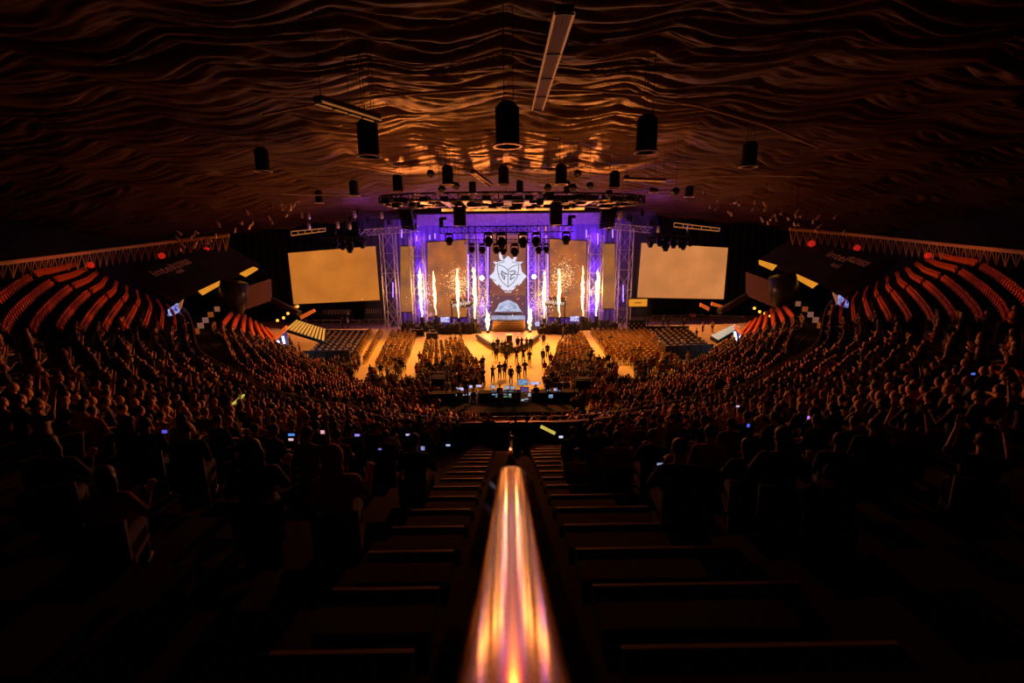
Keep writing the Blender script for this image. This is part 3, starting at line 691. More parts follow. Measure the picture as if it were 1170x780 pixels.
def side_tarp(sd):
    px = [(866, 297), (962, 338), (1031, 297), (905, 272)]; Ys = [68, 54.5, 55.5, 67]
    if sd < 0: px = mx(px)
    A, B, Cc, D = pq(px, Ys); mb = MB(); mb.smooth = True; n = 24; vs = []
    for i in range(n+1):
        for j in range(n+1):
            u, v = i/n, j/n; p = A.lerp(B, u).lerp(D.lerp(Cc, u), v); p.z += .22*noise.noise((u*6, v*3+sd*5, 1))+.12*math.sin(u*17)*(1-v)
            vs.append(p)
    fs = [(i*(n+1)+j, (i+1)*(n+1)+j, (i+1)*(n+1)+j+1, i*(n+1)+j+1) for i in range(n) for j in range(n)]
    mb.add(vs, fs); t = thing('seat_cover', 'black tarpaulin with pale print over the %s upper seating block' % ('right' if sd > 0 else 'left'), 'tarpaulin', (A+B)/2)
    mb.build('cover_sheet', tarp, t)
    up_ = (((D-A)+(Cc-B))/2).normalized(); xd = (B-A).normalized(); nn = xd.cross(up_).normalized()
    if nn.z < 0: nn = -nn
    def T(s, size, px_):
        x, y = px_
        # intersection with the sheet plane lifted a little
        d = ray(x, y); o_ = Vector((0, 0, HC)); pt0 = A+nn*.35; t_ = (pt0-o_).dot(nn)/d.dot(nn)
        X_ = xd if sd > 0 else -xd
        text_mesh(s, size, dimtxt, 'printed_text', t, o_+d*t_, X_, up_)
    if sd > 0: T('intel', 1.7, (957, 293)); T('EXTREME\nMASTERS', .62, (981, 299)); T('esl', 1.1, (955, 303))
    else: T('intel', 1.7, (186, 309)); T('EXTREME\nMASTERS', .62, (207, 301.5)); T('esl', 1.0, (205, 309.5))
side_tarp(1); side_tarp(-1)
for sd in (1, -1):
    w = 'right' if sd > 0 else 'left'
    f = (lambda L: L) if sd > 0 else (lambda L: [(x+(0), y) for x, y in L])
    L1 = [(905, 310.5), (935, 324), (929.5, 328.5), (912, 318.6)] if sd > 0 else [(227, 332), (255, 318.6), (254, 324), (232, 336.5)]
    L2 = [(867, 297), (887, 303), (882, 309), (867, 302)] if sd > 0 else [(274, 312), (290, 304), (295, 307), (281, 315.5)]
    slab_thing('led_fascia', 'longer amber led strip on the balcony front under the %s tarpaulin' % w, 'led strip', L1, [60, 56, 56, 60] if sd > 0 else [56, 60, 60, 56], amber_led)
    slab_thing('led_fascia', 'short amber led strip on the %s balcony nearer the stage' % w, 'led strip', L2, [67, 63.5, 63.5, 67] if sd > 0 else [63.5, 67, 67, 63.5], amber_led)
    L3 = [(852, 310.5), (886, 323), (884, 351), (852, 337.5)] if sd > 0 else [(274, 330), (310, 318), (311, 343), (276.6, 355)]
    slab_thing('mesh_panel', 'brown hanging mesh panel beyond the %s side screen' % w, 'panel', L3, [66, 61, 61, 66] if sd > 0 else [61, 66, 66, 61], brownp, .2)
    # dark curved duct beside the panel
    px = [(893, 315), (897, 335), (900, 360)] if sd > 0 else [(268, 322), (266, 340), (262, 362)]
    P = pq(px, 59); mb = MB(); mb.smooth = True; mb.tube(P, [1.6, 1.7, 1.5], 14)
    tag(mb.build('draped_column', mat('black_vinyl', (.03, .028, .04), .3)), 'black wrapped column beside the brown %s mesh panel' % w, 'column')
    # purple screens on the vomitory walls with pale side posters
    L4 = [(959, 336.5), (970, 344.6), (969, 355.4), (958.2, 346.4)] if sd > 0 else [(191.6, 353.6), (202, 346.4), (204.4, 355.4), (193, 362.6)]
    slab_thing('advert_screen', 'bright violet screen at the corner of the %s upper tier' % w, 'screen', L4, [51, 49, 49, 51] if sd > 0 else [49, 51, 51, 49], screen_mat('violet_scr'+w, (.06, .03, .55), 1.0, var=.6, scale=2.2, col2=(.45, .5, 1)))
    L5 = [(981.6, 364), (985, 368), (983, 384), (980, 378)] if sd > 0 else [(177, 382), (179.5, 372), (182, 386), (181, 400)]
    slab_thing('advert_screen', 'narrow violet screen on the %s parapet, below the corner screen' % w, 'screen', L5, 38, screen_mat('violet_scr2'+w, (.08, .03, .6), .8, var=.4, scale=2, col2=(.2, .12, .9)))
    for i, L in enumerate(([(952, 334), (957.5, 338), (957, 348), (953, 338)], [(971, 350), (975, 357), (974, 362), (970, 358)]) if sd > 0 else ([(203.5, 347), (209, 342), (207, 350), (205, 354)], [(186, 367), (191, 359), (192, 366), (188, 371)])):
        slab_thing('poster', 'pale orange poster %s the violet corner screen of the %s tier' % (('left of', 'right of')[(i+(sd < 0)) % 2 if True else 0], w), 'poster', L, 49.5, mat('poster_pale', (.75, .42, .28), .6, emit=(.8, .3, .12), es=.25))
    # row of lit posters along the concourse wall
    a, b = ((912, 347), (948, 384)) if sd > 0 else ((248, 353), (214, 391))
    for i in range(7):
        k = i/6; x = a[0]+(b[0]-a[0])*k**.85; y = a[1]+(b[1]-a[1])*k; Y = 55-15*k; p = atY(x, y, Y); s = .62; mb = MB(); n_ = Vector((-sd*.45, -.9, 0)).normalized(); tt = Vector((n_.y, -n_.x, 0))
        q0 = [p-tt*s*.45-Vector((0, 0, .3)), p+tt*s*.45-Vector((0, 0, .3)), p+tt*s*.45+Vector((0, 0, .3)), p-tt*s*.45+Vector((0, 0, .3))]
        mb.hexa([q0[0], q0[1], q0[1]+n_*-.08, q0[0]-n_*.08, q0[3], q0[2], q0[2]-n_*.08, q0[3]-n_*.08])
        tag(mb.build('concourse_poster', mat('poster_warm%d' % (i % 3), ((.3, .14, .1), (.3, .1, .04), (.3, .16, .12))[i % 3], .6, emit=((.8, .32, .18), (.8, .18, .03), (.7, .34, .25))[i % 3], es=.22)), 'small lit poster in the row along the %s concourse wall' % w, 'poster', 'lit posters along the %s concourse wall' % w)
    # stepped entrance platform with striped treads
    L6 = [(839, 370), (846, 373), (820, 388), (811.5, 383)] if sd > 0 else [(339, 365), (373, 376), (372, 389), (327, 375)]
    P = pq(L6, [56, 55, 52, 54] if sd > 0 else [58, 55, 52, 55]); t = thing('entrance_stairs', ('pale blue striped' if sd > 0 else 'yellowish striped')+' flight of steps down to the floor on the %s side' % w, 'stairs', (P[2]+P[3])/2)
    m1 = MB(); m2 = MB(); n = 11; a_, b_, c_, d_ = P
    for i in range(n):
        k0, k1 = i/n, (i+.5)/n
        if sd > 0: e = (a_.lerp(d_, k0), b_.lerp(c_, k0), b_.lerp(c_, k1), a_.lerp(d_, k1))
        else: e = (a_.lerp(b_, k0), a_.lerp(b_, k1), d_.lerp(c_, k1), d_.lerp(c_, k0))
        m2.hexa([e[0]-Vector((0, 0, .12)), e[1]-Vector((0, 0, .12)), e[2]-Vector((0, 0, .12)), e[3]-Vector((0, 0, .12)), *e])
    m1.hexa([p-Vector((0, 0, .5)) for p in (a_, b_, c_, d_)]+[p-Vector((0, 0, .15)) for p in (a_, b_, c_, d_)])
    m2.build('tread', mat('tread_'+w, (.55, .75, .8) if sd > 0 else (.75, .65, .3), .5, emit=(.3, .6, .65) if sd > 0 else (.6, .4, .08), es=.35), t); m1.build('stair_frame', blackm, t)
    # neon booth
    tubes = (((839.5, 379), (841.5, 391)), ((846.5, 383), (843, 397))) if sd > 0 else (((317.5, 389), (320, 402)), ((323, 384), (325.5, 396)))
    c0 = atY(*tubes[0][0], 50); t = thing('neon_booth', 'dark booth with two bluish white tubes and an orange roof edge at %s' % w, 'booth', (c0.x, 50, 0))
    for a1, b1 in tubes: m = MB(); m.tube([atY(*a1, 49.5), atY(*b1, 49.5)], .13, 8); m.build('light_tube', screen_mat('tube_white'+w, (.55, .7, 1), 3), t)
    if sd > 0: R1 = [(842, 371), (856, 388), (855, 391), (840.5, 375)]; wall_ = [(841, 373), (856, 390), (852, 402), (838, 398)]; gl = (843, 403)
    else: R1 = [(308, 390), (326, 372), (327.5, 376), (310, 394)]; wall_ = [(311, 392), (327, 376), (329, 398), (318, 408)]; gl = (327, 408)
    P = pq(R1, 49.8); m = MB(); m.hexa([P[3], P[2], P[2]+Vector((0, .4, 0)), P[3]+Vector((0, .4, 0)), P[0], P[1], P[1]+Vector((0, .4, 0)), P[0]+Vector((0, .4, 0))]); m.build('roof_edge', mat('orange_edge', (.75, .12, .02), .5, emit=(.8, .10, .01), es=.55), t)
    P = pq(wall_, 50.3); m = MB(); m.hexa([P[3], P[2], P[2]+Vector((0, .2, 0)), P[3]+Vector((0, .2, 0)), P[0], P[1], P[1]+Vector((0, .2, 0)), P[0]+Vector((0, .2, 0))]); m.build('booth_wall', mat('violet_wall', (.07, .04, .14), .6), t)
    lp_ = atY(*gl, 49); ld = bpy.data.lights.new('booth_lamp', 'POINT'); ld.energy = 260; ld.color = (.4, .75, 1); ld.shadow_soft_size = .3; lo = bpy.data.objects.new('booth_lamp', ld); lo.location = lp_+Vector((0, 0, 1.2)); C.objects.link(lo)
    # orange cushions / boards near the screens
    for L, lb in (([(342, 361), (358, 353), (360, 356), (344, 365)], 'small orange board'), ([(330, 352), (337, 349), (338, 353), (331, 356)], 'smaller orange board')) if sd < 0 else (([(801, 346), (811, 351), (810, 355), (800, 350)], 'small orange board'), ([(814, 345), (826, 349), (825, 352), (813, 349)], 'smaller orange board')):
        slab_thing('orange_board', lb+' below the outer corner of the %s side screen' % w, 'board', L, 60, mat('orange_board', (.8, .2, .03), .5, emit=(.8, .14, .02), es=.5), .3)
    # sloping concrete beam by the panel
    P = pq([(312, 343), (342, 358)] if sd < 0 else [(852, 338), (822, 356)], [61, 58]); m = MB(); m.tube(P, .45, 4); tag(m.build('sloping_beam', concrete), 'sloping concrete beam between the %s mesh panel and the floor stairs' % w, 'beam')
    # small amber lamps
    for i, (x, y) in enumerate(((317, 366), (324, 363), (329, 358), (334, 354), (340, 350)) if sd < 0 else ((862, 352), (868, 356), (874, 358), (880, 361))):
        m = MB(); sph(m, atY(x, y, 60), .2, 8, 6); tag(m.build('warm_lamp', screen_mat('warm_lamp', (1, .42, .05), 1.6)), 'tiny round amber lamp near the %s floor stairs' % w, 'lamp', 'tiny amber lamps near the %s floor stairs' % w)
# rim truss behind the upper tier
def rim_truss(sd):
    pts = [((320, 265), 64), ((385, 271.5), 62), ((450, 279), 57), ((520, 287.5), 42), ((600, 296.5), 27)]
    def conv(u, v): x = 582+u*sd; return (x, v-.0113*u*sd)
    P = [atT(*conv(*p), t) for p, t in pts]; Q = [atT(*conv(p[0], p[1]+18.5), t) for p, t in pts]
    t = thing('catwalk_truss', 'long orange lit zigzag truss along the %s rim of the hall' % ('right' if sd > 0 else 'left'), 'truss', Q[2])
    def at(L, k): k = k*(len(L)-1); i = min(int(k), len(L)-2); return L[i].lerp(L[i+1], k-i)
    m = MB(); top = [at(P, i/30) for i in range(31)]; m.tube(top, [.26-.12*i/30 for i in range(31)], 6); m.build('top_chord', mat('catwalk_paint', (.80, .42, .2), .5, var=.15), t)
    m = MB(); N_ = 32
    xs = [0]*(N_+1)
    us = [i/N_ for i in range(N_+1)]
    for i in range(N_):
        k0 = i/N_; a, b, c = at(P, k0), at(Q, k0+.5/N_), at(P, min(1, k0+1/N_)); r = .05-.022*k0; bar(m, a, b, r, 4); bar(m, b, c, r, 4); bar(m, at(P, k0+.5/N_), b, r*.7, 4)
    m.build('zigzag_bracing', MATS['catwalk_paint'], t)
    m = MB(); m.tube([at(Q, i/30) for i in range(31)], .04, 4); m.build('bottom_chord', blackm, t)
    for i, k in enumerate((.10, .3, .62)):
        m = MB(); sph(m, at(P, k).lerp(at(Q, k), .8), (.5-.25*k), 8, 6); tag(m.build('red_lamp', mat('red_glow', (.6, .02, .01), .5, emit=(.7, .02, .01), es=.5)), 'red round lamp on the %s rim truss' % ('right' if sd > 0 else 'left'), 'lamp', 'red lamps on the %s rim truss' % ('right' if sd > 0 else 'left'))
rim_truss(1); rim_truss(-1)
# yellow glowing rail tubes at the vomitories
for (x0, y0, x1, y1, Y, lb) in ((264, 463, 279, 451, 17.5, 'yellow glowing handrail tube in the left upper tier'), (311, 461, 318, 467, 17.5, 'short dim yellow rail tube left of the first phones'), (618, 487, 634, 495, 12.2, 'yellow glowing rail just right of the centre aisle'), (852, 461, 842, 468, 18, 'yellow green glowing rail in the right upper tier'), (895, 451, 900, 456, 20, 'short pale glowing rail among the right crowd')):
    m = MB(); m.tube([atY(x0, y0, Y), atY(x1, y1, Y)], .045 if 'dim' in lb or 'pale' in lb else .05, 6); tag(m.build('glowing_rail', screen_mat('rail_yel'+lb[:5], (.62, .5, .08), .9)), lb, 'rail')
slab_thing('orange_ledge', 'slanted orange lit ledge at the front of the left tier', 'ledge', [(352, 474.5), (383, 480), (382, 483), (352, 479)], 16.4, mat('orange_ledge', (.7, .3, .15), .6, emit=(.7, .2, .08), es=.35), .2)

# ------------------------------------------------------------------ roof furniture
def roof_lamp(x, yb, wpx, wt, rim=True, lab='', group=None):
    tt = wt*F/wpx; P = atT(x, yb, tt); r = wt/2; h = wt*1.5
    t = thing('roof_lamp', lab, 'ceiling light', P, group)
    m = MB(); m.smooth = False; m.lathe([(r*.7, 0), (r, .02), (r, h), (r*.55, h+.25), (0, h+.25)], 20, P); m.build('lamp_housing', mat('lamp_black', (.008, .008, .01), .8), t)
    m = MB(); m.lathe([(r*1.04, -.03), (r*1.26, -.03), (r*1.26, .05), (r*1.04, .05), (r*1.04, -.03)], 24, P); m.build('rim_ring', mat('rim_ring', (.9, .75, .7), .5), t)
    m = MB(); zt = float(domez(P.x, P.y))
    for k in range(3): a = k*2.09; bar(m, P+Vector((r*.5*math.cos(a), r*.5*math.sin(a), h)), (P.x+r*.5*math.cos(a), P.y+r*.5*math.sin(a), zt), .02, 4)
    m.build('suspension_rod', blackm, t)
big = [(580, 167, 27, 'large black roof lamp at the centre with a pale rim ring'), (422, 179, 23, 'large black roof lamp left of the centre one'), (738, 174, 23, 'large black roof lamp right of the centre one'), (301, 196, 15, 'dark roof lamp at far left, barely lit'), (855, 191, 16, 'dark roof lamp at far right, barely lit')]
for x, y, w, lb in big: roof_lamp(x, y, w, 1.15, lab=lb)
for x, y, w in ((455, 219, 11), (512, 211.5, 12.5), (575.5, 211, 12), (641, 211, 13), (702, 215, 11), (405, 224, 10), (747, 220, 9), (787, 225, 9), (365, 232, 8), (838, 233, 7), (818, 228, 7), (540, 221, 8), (594, 220, 8), (648, 222, 8), (730, 229, 6), (440, 232, 7), (853, 235, 6), (336, 237, 7)):
    roof_lamp(x, y, w, 1.1 if w > 8.5 else .95, lab='black cylindrical roof lamp hanging over the %s' % ('rear ring of the floor seats' if w > 8.5 else 'stage front'), group='cylinder roof lamps over the '+('floor' if w > 8.5 else 'stage front'))
for x, y in ((492, 199), (521, 213), (660, 199), (716, 205), (655, 215), (674, 213), (626, 215), (505, 217), (772, 219), (471, 236), (696, 222)):
    P = atT(x, y, 46); m = MB(); m.lathe([(0, .4), (.25, .4), (.45, 0), (.1, -.35), (0, -.35)], 10, P); m.tube([P+Vector((0, 0, .3)), Vector((P.x, P.y, float(domez(P.x, P.y))))], .02, 4)
    tag(m.build('pendant_speaker', blackm), 'small dark pendant horn hanging from the roof cloth', 'speaker', 'small pendant horns under the roof')
# linear units
def linear(px0, px1, Y0, Y1, w, lab, bright):
    a, b = atY(*px0, Y0), atY(*px1, Y1); d = (b-a).normalized(); s = d.cross(Vector((0, 0, 1))).normalized()*w/2; u = s.cross(d).normalized(); u = -u if u.z < 0 else u
    t = thing('linear_fixture', lab, 'linear light', (a+b)/2)
    m = MB(); m.hexa([a-s, a+s, b+s, b-s, a-s+u*.25, a+s+u*.25, b+s+u*.25, b-s+u*.25]); m.build('fixture_body', mat('fixture_body', (.22, .10, .05), .7), t)
    for sg in (-1, 1):
        m = MB(); bar(m, a+s*sg-u*.03, b+s*sg-u*.03, .05, 5); m.build('edge_strip', bright, t)
    m = MB()
    for k in range(1, 5): bar(m, a-u*.03+s*(k/2.5-1), b-u*.03+s*(k/2.5-1), .018, 4)
    m.build('ribs', mat('rib_metal', (.22, .11, .06), .5, .3), t)
    m = MB()
    for k in (.0, .28, .53, .77, 1): p = a.lerp(b, k); bar(m, p-s*1.05-u*.05, p+s*1.05-u*.05, .04, 4)
    m.build('cross_clip', blackm, t)
    for k in (.05, .5, .95): m = MB(); p = a.lerp(b, k); bar(m, p, (p.x, p.y, float(domez(p.x, p.y))), .015, 4); m.build('hanger', blackm, t)
es_ = mat('edge_glow', (1, .62, .35), .4, emit=(1, .35, .08), es=.2)  # metal edge rails given a faint glow of their own
linear((645, 14), (614, 125), 17.5, 31, .66, 'long ribbed linear roof fixture right of the centre, pointing to the stage', es_)
linear((363, 116), (431, 137), 22, 25.5, .5, 'shorter linear roof fixture on the left with a bright underside', es_)
linear((712, 205), (760, 207), 46, 48, .25, 'thin linear roof fixture hanging right, level with the roof lamps', es_)
linear((540, 197), (560, 212), 44, 48, .5, 'small slanted grey linear fixture left of the centre roof lamps', mat('grey_edge', (.6, .45, .5), .5))
pm = mat('roof_pipe', (.9, .7, .6), .4, .1)
for pts, Y, r, lb in (([(300, 131), (360, 119), (420, 112), (480, 106.5), (540, 102.5), (605, 101), (670, 102.5), (730, 108), (800, 121), (870, 141), (935, 168)], 27, .075, 'long curved pipe bowed across the roof cloth above the seats'),
                      ([(380, 187), (420, 192), (460, 199)], 44, .07, 'thin pipe running below the second roof lamp on the left'), ([(322, 222), (360, 223), (400, 222)], 52, .07, 'thin horizontal pipe at far left under the roof'),
                      ([(788, 202), (860, 200), (935, 203)], 45, .06, 'thin horizontal pipe at the right under the roof'), ([(915, 172), (960, 170), (1010, 167)], 36, .07, 'dim pipe at far right high under the roof'), ([(640, 63), (690, 66), (730, 71)], 24, .02, 'very thin cable crossing behind the long linear fixture')):
    m = MB(); m.tube([atY(x, y, Y) for x, y in pts], r, 6); tag(m.build('roof_pipe', pm), lb, 'pipe')
# small glinting rigging lamps either side
for sd, (xa, xb, ya, yb) in ((-1, (205, 345, 278, 238)), (1, (965, 800, 262, 232))):
    for i in range(34):
        k = R.random(); x = xa+(xb-xa)*k+R.uniform(-6, 6); y = ya+(yb-ya)*k+R.uniform(-12, 10); P = atT(x, y, 58); d = Vector((R.uniform(-.5, .5), R.uniform(-.2, .2), R.uniform(.3, .7))); m = MB(); m.tube([P, P+d*.5, P+d], [.15, .15, .08], 7); m.tube([P+d, (P.x, P.y, float(domez(P.x, P.y))-.9)], .01, 3, 1)
        tag(m.build('rigging_lamp', [mat('rig_silver', (.8, .6, .55), .3, .5), blackm]), 'tiny silvery rigging lamp high on the %s side of the roof' % ('left' if sd < 0 else 'right'), 'lamp', 'silvery rigging lamps, %s roof' % ('left' if sd < 0 else 'right'))
for sd, L in ((-1, [(333, 269), (372, 264)]), (1, [(770, 259), (822, 264)])):
    m = MB(); P = [atY(x, y, 60) for x, y in L]; bar(m, P[0], P[1], .07, 5); bar(m, P[0]+Vector((0, 0, .5)), P[1]+Vector((0, 0, .35)), .06, 5); 
    for k in range(6): p = P[0].lerp(P[1], k/5); bar(m, p, p+Vector((0, 0, .45)), .04, 4)
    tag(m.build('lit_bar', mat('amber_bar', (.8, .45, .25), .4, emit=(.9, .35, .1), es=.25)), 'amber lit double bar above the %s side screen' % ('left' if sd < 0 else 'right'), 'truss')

# ------------------------------------------------------------------ barriers on the floor
def barrier(px, lab, h=1.1):
    P = [atZ(x, y, 0) for x, y in px]; m = MB(); a, b = P; d = (b-a).normalized(); n = d.cross(Vector((0, 0, 1)))*.12
    m.hexa([a-n, b-n, b+n, a+n, a-n+Vector((0, 0, h)), b-n+Vector((0, 0, h)), b+n+Vector((0, 0, h)), a+n+Vector((0, 0, h))])
    k = int((b-a).length/1.2)
    for i in range(k+1): p = a.lerp(b, i/k); m.box(p+Vector((0, 0, h/2)), (.12, .34, h+.04))
    tag(m.build('barrier', mat('barrier_black', (.012, .01, .014), .6)), lab, 'barrier')
barrier([(374, 383), (422, 384)], 'black barrier behind the left guest chairs, stage side', .9)
barrier([(348, 417), (400, 416)], 'long black barrier in front of the left guest chairs', 1.7)
barrier([(735, 379), (786, 379)], 'black barrier behind the right guest chairs, stage side', .9)
barrier([(760, 411), (813, 409)], 'long black barrier in front of the right guest chairs', 1.7)
def fence_line(px, lab):
    P = [atZ(x, y, 0) for x, y in px]; m = MB(); 
    for i in range(len(P)-1):
        a, b = P[i], P[i+1]; bar(m, a+Vector((0, 0, 1.0)), b+Vector((0, 0, 1.0)), .03, 4); n = max(1, int((b-a).length/1.5))
        for k in range(n+1): p = a.lerp(b, k/n); bar(m, p, p+Vector((0, 0, 1.0)), .03, 4)
    tag(m.build('crowd_fence', alu), lab, 'fence')
fence_line([(465, 447), (515, 449)], 'low metal fence behind the left floor audience'); fence_line([(632, 449), (690, 446)], 'low metal fence behind the right floor audience')
fence_line([(340, 372), (400, 372), (455, 371)], 'thin barrier line in front of the left side screen'); fence_line([(745, 367), (800, 366), (850, 368)], 'thin barrier line in front of the right side screen')

# ------------------------------------------------------------------ seats and chairs
def seat_proto():
    t = thing('folding_seat', 'x', 'seat', (0, 0, 0)); m = MB()
    m.hexa([Vector(v) for v in ((-.22, .10, .42), (.22, .10, .42), (.22, .15, .42), (-.22, .15, .42), (-.21, .02, .86), (.21, .02, .86), (.21, .07, .86), (-.21, .07, .86))]); m.tube([(-.21, .05, .86), (.21, .05, .86)], .035, 6); m.build('backrest', redseat, t)
    m = MB(); m.hexa([Vector(v) for v in ((-.21, .16, .40), (.21, .16, .40), (.21, .24, .42), (-.21, .24, .42), (-.21, .13, .72), (.21, .13, .72), (.21, .18, .74), (-.21, .18, .74))]); m.build('seat_pan', redseat, t)
    m = MB(); 
    for x in (-.24, .24): m.box((x, .14, .25), (.03, .24, .5))
    m.build('bracket', blackm, t); return t
seat0 = seat_proto(); seat0.rotation_euler[2] = 0
regkids(seat0)
def emptyzone(p):
    x, y, z_ = proj(p+Vector((0, 0, 1.0))); y0 = y+.0113*(x-582); u = abs(x-582)
    return u > 370 and y0 < 364 and z_ > 10
seatpos = []      # (pos, rz, label, group)  seat faces local +y
def rz_of(n): return math.atan2(n.x, -n.y)       # local +y -> -n direction
for sd in (1, -1):
    w = 'right' if sd > 0 else 'left'
    for r in range(0, 11):
        s_ = EL+6
        while s_ > EL-42:
            s_ -= .53; p, n, sl = upper(s_, r*PITCHR, sd); p.z = 5.75+sl*r*PITCHR
            gap = EL-12-.9*r
            if beyond(p+Vector((0, .5, 0))) or abs(s_-gap) < .8 or abs(s_-(gap-17)) < .8 or r > nrows(s_): continue
            if not emptyzone(p): continue
            sec = 0 if s_ > gap else 1
            seatpos.append((p, rz_of(n), 'empty red folding seat in the %s upper tier, block %s the dark stairway' % (w, 'stageward of' if sec == 0 else 'beyond'), 'empty red seats, %s upper tier, block %s' % (w, 'stageward' if sec == 0 else 'beyond')))
    for r in range(7):
        for i in range(24):
            k = .77+.2*i/24; p, n = lower(k, .05+.9*(r+.5)/7); p.z = p.z+.35; q_ = Vector((p.x*sd, p.y, p.z)); n2 = Vector((n.x*sd, n.y, 0))
            seatpos.append((q_, rz_of(n2), 'empty red folding seat in the %s lower block beside the neon booth' % w, 'empty red seats, %s lower block' % w))
seatpos.sort(key=lambda e: proj(e[0])[2])
vis = [e for e in seatpos if -10 < proj(e[0])[0] < 1180]
ind, rest = vis[:300], vis[300:]
for i, (p, rz, lb, g) in enumerate(ind):
    o = copy_tree(seat0, p, rz) if i else seat0
    o.location = p; o.rotation_euler[2] = rz; o['label'] = lb; o['group'] = g
def instance_stuff(name, tmpl, places, mats, label, cat):
    """tmpl: list of (verts Nx3, faces list, mat idx list); places: (pos, rz, scale, tmpl idx, mat remap)"""
    V = []; Fc = []; Fl = []; Mi = []; n = 0
    for p, rz, s, ti, rm in places:
        v, f, mi = tmpl[ti]; c_, s_ = math.cos(rz), math.sin(rz); x = v[:, 0]*c_-v[:, 1]*s_; y = v[:, 0]*s_+v[:, 1]*c_
        V.append(np.stack([x*s+p[0], y*s+p[1], v[:, 2]*s+p[2]], -1)); Fc.append(f+n); n += len(v); Mi.append(rm[mi] if rm is not None else mi)
    V = np.concatenate(V); Fc = np.concatenate(Fc); Mi = np.concatenate(Mi); me = bpy.data.meshes.new(name)
    me.vertices.add(len(V)); me.vertices.foreach_set('co', V.ravel().astype(np.float32)); me.loops.add(Fc.size); me.loops.foreach_set('vertex_index', Fc.ravel().astype(np.int32))
    me.polygons.add(len(Fc)); me.polygons.foreach_set('loop_start', np.arange(0, Fc.size, 4, dtype=np.int32))
    for m in mats: me.materials.append(m)
    me.polygons.foreach_set('material_index', Mi.astype(np.int32)); me.update(calc_edges=True)
    o = bpy.data.objects.new(name, me); C.objects.link(o); return tag(o, label, cat, kind='stuff')
def quads(mb):     # template as quads (pad triangles / split ngons)
    f = []; mi = []
    for fa, m_ in zip(mb.f, mb.m):
        if len(fa) == 4: f.append(fa); mi.append(m_)
        elif len(fa) == 3: f.append((fa[0], fa[1], fa[2], fa[2])); mi.append(m_)
        else:
            for k in range(1, len(fa)-1, 2):
                f.append((fa[0], fa[k], fa[k+1], fa[min(k+2, len(fa)-1)])); mi.append(m_)
    return np.array(mb.v, float), np.array([x for x in f if x[2] != x[3]], int) if False else np.array(f, int), np.array(mi, int)
m = MB(); m.box((0, .07, .64), (.42, .06, .46)); m.box((0, .18, .56), (.42, .07, .34)); st = quads(m)
if rest: instance_stuff('seat_rows', [st], [(p, rz, 1, 0, None) for p, rz, _, _ in rest], [redseat], 'remaining rows of empty red seats far up both side tiers', 'seats')
# floor chairs
def chair_mb():
    m = MB(); m.box((0, 0, .45), (.46, .44, .07)); m.hexa([Vector(v) for v in ((-.22, -.24, .47), (.22, -.24, .47), (.22, -.18, .47), (-.22, -.18, .47), (-.2, -.34, .92), (.2, -.34, .92), (.2, -.29, .94), (-.2, -.29, .94))])
    for x in (-.2, .2):
        for y in (-.2, .18): m.box((x, y, .21), (.03, .03, .42), mi=1)
    return m
def block(quad, dx, dy, skip=None):
    P = [atZ(x, y, 0) for x, y in quad]   # far-left, far-right, near-right, near-left
    wd = ((P[1]-P[0]).length+(P[2]-P[3]).length)/2; dp = ((P[3]-P[0]).length+(P[2]-P[1]).length)/2; nx_, ny_ = max(1, int(wd/dx)), max(1, int(dp/dy)); out = []
    for j in range(ny_+1):
        for i in range(nx_+1): out.append(P[0].lerp(P[1], i/nx_).lerp(P[3].lerp(P[2], i/nx_), j/ny_))
    return out
cz = []
bl = [('left guest block', [(378, 386), (418, 386), (403, 411), (357, 411)], .85, 1.5), ('second block from the left', [(424, 381), (436, 381), (418, 414), (406, 414)], .75, 1.3), ('third block from the left', [(450, 383), (476, 381), (460, 422), (432, 420)], .74, 1.25),
      ('block left of the centre aisle', [(488, 396), (526, 394), (552, 440), (478, 446)], .74, 1.25), ('block right of the centre aisle', [(640, 398), (664, 386), (690, 440), (628, 440)], .74, 1.25),
      ('broad block right of the right aisle', [(676, 381), (736, 381), (772, 415), (700, 415)], .74, 1.25), ('right guest block', [(742, 384), (784, 383), (812, 406), (764, 407)], .85, 1.5)]
CH = {}
for nm, q4, dx, dy in bl:
    CH[nm] = block(q4, dx, dy)
    for p in CH[nm]: cz.append((p, nm))
cz.sort(key=lambda e: e[0].y)
chm = chair_mb().mesh('floor_chair', [chairm, blackm]); guest = mat('guest_chair', (.06, .045, .07), .6); gtop = mat('guest_headrest', (.55, .45, .48), .6)
m = MB(); m.box((0, 0, .45), (.56, .5, .12)); m.box((0, -.27, .75), (.54, .1, .62)); m.box((0, -.28, 1.02), (.30, .14, .22), mi=1); m.box((0, 0, .2), (.1, .1, .4)); m.box((0, 0, .03), (.5, .5, .05)); ghm = m.mesh('guest_chair', [guest, gtop])
crest = []; nc = 0
for p, nm in cz:
    rz = R.uniform(-.08, .08)
    if 'guest' in nm:
        o = bpy.data.objects.new('gaming_chair', ghm); C.objects.link(o); o.location = p; o.rotation_euler[2] = rz; tag(o, 'dark padded chair with pale headrest in the %s' % nm, 'chair', 'padded chairs in the '+nm)
    elif nc < 300:
        nc += 1; o = bpy.data.objects.new('floor_chair', chm); C.objects.link(o); o.location = p; o.rotation_euler[2] = rz; tag(o, 'brown padded floor chair in the %s' % nm, 'chair', 'brown chairs in the '+nm)
    else: crest.append((p, rz, 1, 0, None))
ct = quads(chair_mb())
if crest: instance_stuff('floor_chairs', [ct], crest, [chairm, blackm], 'remaining brown padded chairs on the arena floor near the stage', 'chairs')

